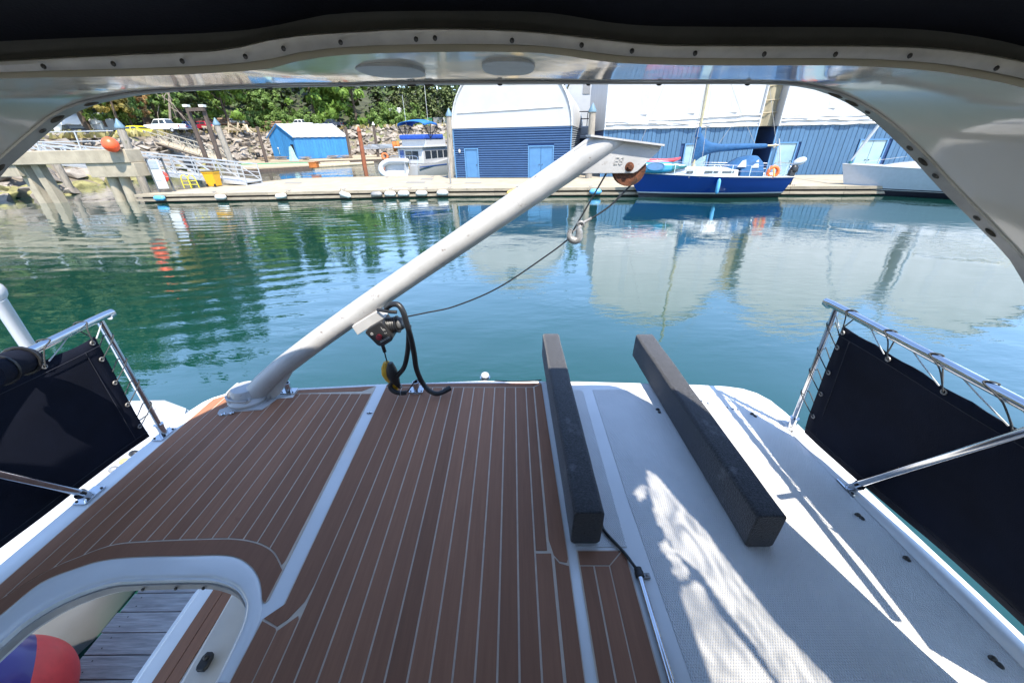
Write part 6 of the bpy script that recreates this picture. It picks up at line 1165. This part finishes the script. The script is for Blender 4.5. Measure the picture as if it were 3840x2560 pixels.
P = [q @ Vector(p) for p in ((1.45, .72, 0), (.3, .74, 0), (-.9, .70, .02), (-1.55, .40, .12), (-1.75, 0, .16), (-1.55, -.40, .12), (-.9, -.70, .02), (.3, -.74, 0), (1.45, -.72, 0))]
MB().tube(bez(P, 5), [.12]+[.27]*39+[.12], 14).build('tube', hull_white, dg_, 60)
MB().loft([[q @ Vector((x, y*.72, -.02-.30*(1-abs(y)))) for y in (-1, -.5, 0, .5, 1)] for x in (-1.6, -.6, .5, 1.3)], False).build('floor', hull_white, dg_, 40)
MB().add([q @ Vector(p) for p in ((1.15, -.6, -.2), (1.15, .6, -.2), (1.15, .6, .25), (1.15, -.6, .25))], [(0, 1, 2, 3)]).build('transom', hull_grey, dg_)
t = wthing('hanging_gear', 'yellow and black gear hanging at the stern of the cruiser', 'gear', (-10.2, 41.2, .6)); MB().ell((-10.35, 41.15, 1.25), (.16, .12, .5), 10, 6).build('yellow_bag', yellow_p, t, 60); MB().ell((-10.85, 41.3, 1.65), (.22, .15, .22), 10, 6).build('black_motor', rubber, t, 60)

# ------------------------------------------------------------------ blue hut on the work float
hz = R(-28); hp0 = WY(1010, 585, 62); zf = .55
hc = Wz(1120, 597, .45); gw, gl, ge, gp = 6.6, 10.2, 4.1, 6.4
hut = thing('blue_hut', 'bright blue gabled hut with white metal roof on the work float', 'hut', (hc.x-gw*math.cos(R(-20)), hc.y-gw*math.sin(R(-20)), .46), R(0)); ca, sa = math.cos(R(-20)), math.sin(R(-20)); cb_, sb_ = math.cos(R(33)), math.sin(R(33))
def hl(u, v, z): return Vector((u*ca+v*cb_, u*sa+v*sb_, z))            # u along the gable front, v along the long side
nb_ = 14
for k in range(nb_):
    u0, u1 = gw*k/nb_+.01, gw*(k+1)/nb_-.01; ga = lambda u: ge+(gp-ge)*(1-abs(u/gw*2-1)); z0 = 2.7 if k in (11, 12) else 0
    MB().add([hl(u0, 0, z0), hl(u1, 0, z0), hl(u1, 0, ga(u1)), hl(u0, 0, ga(u0)), hl(u0, .06, z0), hl(u1, .06, z0), hl(u1, .06, ga(u1)), hl(u0, .06, ga(u0))], [(0, 1, 2, 3), (7, 6, 5, 4), (0, 4, 5, 1), (1, 5, 6, 2), (2, 6, 7, 3), (3, 7, 4, 0)]).build('wall_board', hut_blue, hut)
for k in range(18):
    v0, v1 = gl*k/18+.01, gl*(k+1)/18-.01; MB().add([hl(gw, v0, 0), hl(gw, v1, 0), hl(gw, v1, ge), hl(gw, v0, ge), hl(gw-.06, v0, 0), hl(gw-.06, v1, 0), hl(gw-.06, v1, ge), hl(gw-.06, v0, ge)], [(0, 1, 2, 3), (7, 6, 5, 4), (0, 4, 5, 1), (1, 5, 6, 2), (2, 6, 7, 3), (3, 7, 4, 0)]).build('wall_board', hut_blue, hut)
MB().add([hl(.05, .07, 0), hl(gw-.08, .07, 0), hl(gw-.08, gl-.1, 0), hl(.05, gl-.1, 0), hl(.05, .07, ge), hl(gw-.08, .07, ge), hl(gw-.08, gl-.1, ge), hl(.05, gl-.1, ge)], [(0, 3, 2, 1), (4, 5, 6, 7), (0, 1, 5, 4), (1, 2, 6, 5), (2, 3, 7, 6), (3, 0, 4, 7)]).build('dark_inside', hull_black, hut)
for k in range(16):
    v0, v1 = -.3+(gl+.6)*k/16, -.3+(gl+.6)*(k+1)/16-.02
    for s_ in (0, 1):
        e_ = (gw+.3, ge-.12) if s_ else (-.3, ge-.12); dz = .04*(k % 2)
        MB().add([hl(e_[0], v0, e_[1]+dz), hl(e_[0], v1, e_[1]+dz), hl(gw/2, v1, gp+.06+dz), hl(gw/2, v0, gp+.06+dz), hl(e_[0], v0, e_[1]-.05+dz), hl(e_[0], v1, e_[1]-.05+dz), hl(gw/2, v1, gp+.01+dz), hl(gw/2, v0, gp+.01+dz)], [(0, 1, 2, 3), (7, 6, 5, 4), (0, 4, 5, 1), (1, 5, 6, 2), (2, 6, 7, 3), (3, 7, 4, 0)]).build('roof_sheet', hut_roof, hut)
for s_ in (-.3, gw+.3): MB().bar(hl(s_, -.32, ge-.14), hl(gw/2, -.32, gp+.04), .05, .16, (0, 0, 1)).build('barge_board', hut_blue, hut)
MB().bar(hl(gw+.02, -.1, ge-.45), hl(gw+.02, gl, ge-.45), .06, .12).build('batten', hut_blue, hut); MB().tube([hl(2.0, -.12, 2.0), hl(2.0, -.15, .9)], .05, 6).build('lamp_pipe', net_teal, hut, 50); MB().ell(hl(2.0, -.18, 2.05), (.16, .12, .2), 10, 6).build('lamp', hull_grey, hut, 60)
# work floats: planked rafts, logs, clutter
def raft(label, pts, z, m, top, name='work_float'):
    P = [Wz(x, y, z) for x, y in pts]; t = wthing(name, label, 'float', (P[0].x, P[0].y, 0)); MB().prism([(p.x, p.y) for p in P], -.2, z-.06).build('float', m, t)
    a, c, e, f_ = P[:4]; n_ = 9
    for k in range(n_):
        u0, u1 = k/n_, (k+1)/n_-.012; q = [a.lerp(f_, u0), c.lerp(e, u0), c.lerp(e, u1), a.lerp(f_, u1)]; MB().prism([(p.x, p.y) for p in q], z-.055, z+rnd.uniform(0, .03)).build('plank', top, t)
    return t
raft('long dark edged work float below the blue hut', [(905, 636), (1165, 622), (1180, 606), (905, 612)], .45, pile_dark, lumber)
raft('work float carrying the blue hut', [(890, 612), (1440, 596), (1430, 580), (900, 596)], .40, pile_dark, lumber)
P = [Wz(x, y, .52) for x, y in ((900, 618), (1160, 611))]; t = wthing('green_beam', 'green painted beam along the work float below the hut', 'beam', P[0]); b = MB(); b.bar(P[0]+Vector((0, 0, .06)), P[1]+Vector((0, 0, .06)), .3, .12); b.build('beam', green_paint, t)
for k, (x0, y0, x1, y1) in enumerate(((1175, 626, 1400, 612), (1180, 608, 1445, 600), (1200, 617, 1310, 610), (1330, 604, 1440, 598), (1260, 572, 1480, 560), (1190, 588, 1300, 576))):
    a, c = Wz(x0, y0, .15), Wz(x1, y1, .15); t = wthing('floating_log', ['nearest long floating log right of the work float', 'second floating log, ending at the orange ring', 'short log between the two long floating logs', 'log end lying by the orange ring', 'far floating log below the rock bank', 'log lying against the right wall of the hut'][k], 'log', a); b = MB(); b.tube([a, c], [.35, .28], 9); b.build('log', lumber, t, 50)
p = Wz(1445, 600, .3); t = wthing('orange_ring', 'orange ring lying on the end of the floating logs', 'life ring', p); MB().torus(p+Vector((0, 0, .6)), .5, .16, 18, 7, (.4, -1, .3)).build('ring', orange, t, 60)
p = Wz(1395, 585, .1); t = wthing('blue_skiff', 'small blue skiff afloat behind the rusty red piling', 'skiff', p); MB().loft([[p+Vector((x, s_*w_, z)) for x, s_ in ((-1.9, .5), (0, 1), (1.9, .7), (2.0, 0), (1.9, -.7), (0, -1), (-1.9, -.5), (-2.3, 0))] for w_, z in ((.5, -.1), (.85, .55), (.7, .5), (.55, .2))], True, True).build('hull', M('skiff_blue', (.02, .16, .42), .4), t, bevel=.04); MB().box(p.x-.2, p.x+.2, p.y-.7, p.y+.7, .42, .47).build('thwart', lumber, t)
p = Wz(1180, 630, .45); t = wthing('orange_crate', 'small orange crate at the right corner of the long work float', 'crate', p); b = MB(); b.box(p.x-.5, p.x+.5, p.y-.4, p.y+.4, .46, 1.1); b.build('box', rust_orange, t, bevel=.05); MB().box(p.x-.54, p.x+.54, p.y-.44, p.y+.44, 1.1, 1.16).build('rim', rust_orange, t)
for k, x in enumerate((954, 972)):
    p = Wz(x, 597, .45); t = wthing('black_drum', ['black drum on the float, left of the pair', 'black drum on the float, nearer the hut'][k], 'drum', p); MB().lathe((p.x, p.y, .45), [(.42, 0), (.45, .05), (.42, .1), (.42, .75), (.45, .8), (.42, .85), (.40, 1.25)], 16).build('body', rubber, t, 40); MB().lathe((p.x, p.y, 1.70), [(.43, 0), (.43, .04)], 16).build('rim', hull_black, t, 40)
p = Wz(886, 612, .45); t = wthing('cart_wheel', 'trolley wheel at the foot of the old ramp', 'wheel', p); MB().torus(p+Vector((0, -.2, .42)), .34, .12, 18, 8, (.3, 1, 0)).build('tyre', rubber, t, 60); MB().lathe(p+Vector((0, -.25, .42)), [(.18, -.05), (.2, 0), (.18, .05)], 12, 'Y').build('hub', galv, t, 40)
p = Wz(1185, 582, .45); t = wthing('white_skiff', 'upturned white dinghy beside the right wall of the hut', 'dinghy', p); MB().loft([[p+Vector((x, w_*math.cos(a), h_*math.sin(a))) for a in (math.pi*k/8 for k in range(9))] for x, w_, h_ in ((-1.8, .1, .2), (-1.2, .7, .6), (0, 1.0, .8), (1.2, .95, .75), (1.8, .8, .6))], True, True).build('hull', hull_white, t, 50); MB().bar(p+Vector((-1.7, 0, .55)), p+Vector((1.8, 0, .80)), .06, .08).build('keel', hull_grey, t)
p = Wz(1102, 604, .45); t = wthing('net_pile', 'pale green net hung on a post before the hut door', 'net', p); b = MB(); rows = [[p+Vector((r_*math.cos(a)*(1+.3*math.sin(a*5+z)), r_*math.sin(a)*.8, z)) for a in (6.28319*k/16 for k in range(16))] for r_, z in ((.75, 0), (.6, .5), (.45, 1.1), (.35, 1.8), (.2, 2.4))]; b.loft(rows, True, True); b.build('net', net_teal, t, 30); MB().tube([p+Vector((.1, 0, 0)), p+Vector((.15, 0, 2.6))], .05, 6).build('post', pile_grey, t)
for k, (x, y, s_) in enumerate(((1020, 598, 1.2), (1060, 600, 1.0), (1250, 596, 1.1), (1300, 594, 1.3), (1150, 600, .8), (990, 604, 1.1))):
    p = Wz(x, y, .45); t = wthing('lumber_pile', ['loose lumber stacked against the front of the hut', 'small lumber stack left of the net', 'lumber scraps right of the hut', 'heap of boards on the floating logs', 'boards beside the hut door', 'lumber stack right of the black drums'][k], 'lumber', p)
    for j in range(7): a = rnd.uniform(-.35, .25); L_ = rnd.uniform(1.2, 2.6)*s_; q0 = p+Vector((rnd.uniform(-.4, .4), rnd.uniform(-.3, .3), .05+.09*j)); d_ = Vector((math.cos(a), math.sin(a), rnd.uniform(-.04, .06)))*L_/2; bb = MB(); bb.bar(q0-d_, q0+d_, .22, .07); bb.build('board', lumber if j % 3 else log_m, t)
p = WY(1488, 548, 88); t = wthing('orange_drum', 'orange drum at the foot of the rock bank behind the cruiser', 'drum', p); MB().lathe(p, [(.8, -.8), (.9, -.7), (.9, .5), (.8, .6)], 14, (1, .2, .1)).build('body', rust_orange, t, 40); MB().torus(p, .9, .05, 14, 5, (1, .2, .1)).build('hoop', rust, t)
MBp = WY(1430, 545, 95)
for k, (x, y) in enumerate(((1430, 548), (1395, 552))):
    p = WY(x, y, 92); t = wthing('old_punt', ['grey punt drawn up below the rock bank', 'weathered punt left of the grey one below the rock bank'][k], 'boat', p); MB().loft([[p+Vector((x_, s_*w_, z)) for x_, s_ in ((-2.6, .6), (0, 1), (2.6, .6), (2.6, -.6), (0, -1), (-2.6, -.6))] for w_, z in ((.7, -.4), (1.0, .35), (.9, .3))], True, True).build('hull', hull_grey, t); MB().box(p.x-.2, p.x+.2, p.y-.9, p.y+.9, p.z+.36, p.z+.42).build('thwart', lumber, t)

# ------------------------------------------------------------------ vehicles in the boatyard
def car(kind, px, py, zg, rz, m, label, wheel_r=.38):
    p = WY(px, py, zg); t = thing({'pickup': 'pickup_truck', 'suv': 'parked_car', 'sedan': 'parked_car'}[kind], label, 'pickup' if kind == 'pickup' else 'car', p, rz, 'vehicles parked in the boatyard')
    if kind == 'pickup': body = [(-2.7, .5), (2.65, .5), (2.7, .95), (2.55, 1.12), (1.35, 1.2), (-2.7, 1.2), (-2.75, .8)]; cabp = [(1.3, 1.2), (.75, 1.85), (-.75, 1.88), (-1.0, 1.2)]; ax = (1.75, -1.65); wn = [(.95, 1.28, .62, 1.75), (.1, 1.28, -.15, 1.75)]
    elif kind == 'suv': body = [(-2.3, .45), (2.25, .45), (2.3, .9), (2.1, 1.08), (1.0, 1.15), (-2.3, 1.15), (-2.35, .8)]; cabp = [(1.05, 1.15), (.45, 1.68), (-1.9, 1.7), (-2.28, 1.15)]; ax = (1.4, -1.4)
    else: body = [(-2.2, .4), (2.2, .4), (2.25, .7), (2.0, .88), (1.0, .95), (-1.7, .98), (-2.2, .92), (-2.25, .6)]; cabp = [(1.0, .95), (.3, 1.38), (-1.0, 1.4), (-1.75, .98)]; ax = (1.35, -1.35)
    hw = .88; ext = lambda y0, y1: (lambda x, z, y: Vector((x, y0+(y1-y0)*y, z)))
    MB().prism(body, 0, 1, (), ext(-hw, hw)).build('body', m, t, bevel=.07)
    cb2 = MB(); n_ = len(cabp); cb2.add([(x, -(hw-.05 if z < 1.3 and i in (0, n_-1) else hw-.2), z) for i, (x, z) in enumerate(cabp)]+[(x, (hw-.05 if z < 1.3 and i in (0, n_-1) else hw-.2), z) for i, (x, z) in enumerate(cabp)], [tuple(range(n_)), tuple(range(2*n_-1, n_-1, -1))]+[(k, (k+1) % n_, n_+(k+1) % n_, n_+k) for k in range(n_)]); cb2.build('cab', m, t, bevel=.05)
    (x0, z0), (x1, z1), (x2, z2), (x3, z3) = cabp; xm = (x1+x2)/2
    for s_ in (-1, 1):
        for qa, qb, qc, qd in (((x0-.12, z0+.05), (x1-.02, z1-.1), (xm+.06, z1-.1), (xm+.06, z0+.05)), ((xm-.06, z0+.05), (xm-.06, z1-.1), (x2+.06, z2-.1), (x3+.16, z3+.05))):
            pts = [Vector((x, s_*((hw-.05)-(.15)*((z-z0)/(z1-z0))+.012), z)) for x, z in (qa, qb, qc, qd)]; MB().add(pts, [(0, 1, 2, 3)]).build('side_window', glass, t)
    MB().add([(x0+.02, -.72, z0+.06), (x0+.02, .72, z0+.06), (x1+.06, .6, z1-.07), (x1+.06, -.6, z1-.07)], [(0, 1, 2, 3)]).build('windscreen', glass, t); MB().add([(x3-.02, -.72, z3+.06), (x3-.02, .72, z3+.06), (x2-.05, .6, z2-.07), (x2-.05, -.6, z2-.07)], [(0, 1, 2, 3)]).build('rear_window', glass, t)
    for x in ax:
        for s_ in (-1, 1): o = MB().lathe((x, s_*(hw-.1), wheel_r), [(wheel_r*.7, -.11), (wheel_r, -.09), (wheel_r, .09), (wheel_r*.7, .11)], 16, 'Y').build('wheel', rubber, t, 40); MB().lathe((x, s_*(hw+.012), wheel_r), [(wheel_r*.55, -.01), (wheel_r*.5, .01)], 14, 'Y').build('rim', alu_grey, o, 40)
    fx, rx = body[2][0], body[-1][0]; fz = .78 if kind != 'sedan' else .62
    for s_ in (-1, 1): MB().box(fx-.05, fx+.02, s_*.62-.16, s_*.62+.16, fz, fz+.14).build('headlight', clear_p, t); MB().box(rx-.02, rx+.05, s_*.7-.1, s_*.7+.1, fz, fz+.22).build('tail_light', red_knob, t)
    MB().box(fx-.02, fx+.10, -.85, .85, .42, .60).build('front_bumper', galv, t, bevel=.02); MB().box(rx-.10, rx+.02, -.85, .85, .42, .60).build('rear_bumper', galv, t, bevel=.02)
    return t
car('suv', 300, 520, 60, R(-30), car_black, 'black four wheel drive behind the pier railing, facing right')
car('sedan', 515, 514, 62, R(172), car_yellow, 'bright yellow car behind the pier, at the top of the rocks')
car('pickup', 628, 500, 66, R(178), car_white, 'white crew cab pickup with long bed, right of the yellow car')
car('suv', 705, 496, 84, R(150), car_blue, 'dark blue estate car right of the white crew cab pickup')
car('suv', 762, 492, 88, R(165), car_red, 'dark red car between the leaning dark pilings')
car('sedan', 880, 472, 97, R(175), car_grey, 'grey car behind the stacked logs')
car('pickup', 1130, 483, 104, R(178), car_white, 'white pickup on the bank directly above the blue hut roof')
car('pickup', 1245, 480, 110, R(175), car_navy, 'dark navy pickup under the maple on the bank')
p = WY(325, 492, 68); t = thing('covered_trailer', 'long white covered trailer behind the black four wheel drive', 'trailer', (p.x, p.y, p.z-.6), R(-6)); MB().loft([[Vector((x, y*w_, z+.08*math.sin(x*2.1))) for x in (-4.5, -3, -1, 1, 3, 4.5) for y in (0,)] for w_, z in ((1, 1),)], False) if False else None
b = MB(); rows = []
for k in range(13): x = -4.6+9.2*k/12; rows.append([Vector((x, -1.2, 1.5+.1*math.sin(k*1.7))), Vector((x, -1.15, 2.4+.12*noise.noise(Vector((k*.6, 1, 1))))), Vector((x, 0, 3.0+.15*noise.noise(Vector((k*.5, 4, 1))))), Vector((x, 1.15, 2.4)), Vector((x, 1.2, 1.5))])
b.loft(rows, False); b.build('cover', vinyl_fold, t, 60); MB().box(-4.4, 4.4, -1.05, 1.05, .6, 2.2).build('body', hull_white, t, bevel=.1)
for x in (-1.6, 1.2): [MB().lathe((x, s_*1.1, .4), [(.4, -.1), (.4, .1)], 14, 'Y').build('wheel', rubber, t, 40) for s_ in (-1, 1)]
# stacked logs, rusty bin, rubble, service bins
for k, (px, py, z, L_, n_, rows_) in enumerate(((825, 470, 97, 10, 6, 3), (1010, 480, 105, 10, 5, 3))):
    p = WY(px, py, z); t = wthing('log_stack', ['stack of brown logs left of the maple by the old ramp', 'stack of brown logs around the orange rusty bin'][k], 'logs', p)
    for j in range(rows_):
        for i in range(n_-j): b = MB(); x_ = rnd.uniform(-.5, .5); q = p+Vector((0, (i+j*.5)*.55-1, .25+j*.45)); b.tube([q+Vector((-L_/2+x_, 0, 0)), q+Vector((L_/2+x_, .2, 0))], [.26, .22], 8); b.build('log', log_m, t, 50)
p = Wz(998, 487, 6.5); t = wthing('rusty_bin', 'orange rusty steel bin in front of the log stack', 'skip', p); b = MB(); b.loft([[p+Vector((x*s_, y, z)) for x, y in ((-3, -1.1), (3, -1.1), (3, 1.1), (-3, 1.1))] for s_, z in ((.92, .2), (1, 2.0))], True, True); b.build('body', rust_orange, t)
for k in range(7): MB().box(p.x-2.7+k*.9, p.x-2.6+k*.9, p.y-1.22, p.y-1.1, .3+p.z, 2.0+p.z).build('rib', rust_orange, t)
p = Wz(1650, 476, 6.8); 
for k, (dx_, m, lb) in enumerate(((-3.2, green_paint, 'green service bin left of the grey bins under the cedars'), (-.4, galv, 'grey service bin in the middle of the bins under the cedars'), (2.4, hull_white, 'white service bin at the right end of the bins under the cedars'))): t = wthing('service_bin', lb, 'bin', p+Vector((dx_, 0, 0))); q = p+Vector((dx_, 0, 0)); b = MB(); b.loft([[q+Vector((x*s_, y*s_, z)) for x, y in ((-1.2, -1), (1.2, -1), (1.2, 1), (-1.2, 1))] for s_, z in ((.9, 0), (1, 2.1), (1.04, 2.12), (1.04, 2.25))], True, True); b.build('body', m, t); MB().box(q.x-1.2, q.x+1.2, q.y-1, q.y+1, q.z+2.26, q.z+2.34).build('lid', board_dark, t)
p = WY(1475, 414, 122); t = wthing('white_van', 'white van showing over the shrubs right of the tallest maple', 'van', (p.x, 122, 7)); b = MB(); b.box(p.x-1.7, p.x+1.7, 123, 125, 9.0, WY(1475, 404, 123).z); b.build('body', hull_white, t, bevel=.3); MB().box(p.x-1.76, p.x-1.69, 123.3, 124.7, 11, 12.0).build('windscreen', glass, t)
b = MB()
for k in range(160):
    px = rnd.uniform(780, 960) if k < 110 else rnd.uniform(480, 560); q = Wz(px, rnd.uniform(484, 510) if px > 700 else rnd.uniform(512, 524), 5.9 if px > 700 else 5.2); d_ = Vector((rnd.gauss(0, 1), rnd.gauss(0, 1), rnd.gauss(0, .4))).normalized()*rnd.uniform(.4, 1.3); b.bar(q-d_+Vector((0, 0, .3)), q+d_+Vector((0, 0, .3)), rnd.uniform(.1, .4), rnd.uniform(.08, .3))
o = b.build('driftwood_rubble', lumber); o['kind'] = 'stuff'; o['label'] = 'pale broken driftwood and rubble on the bank left of the hut'
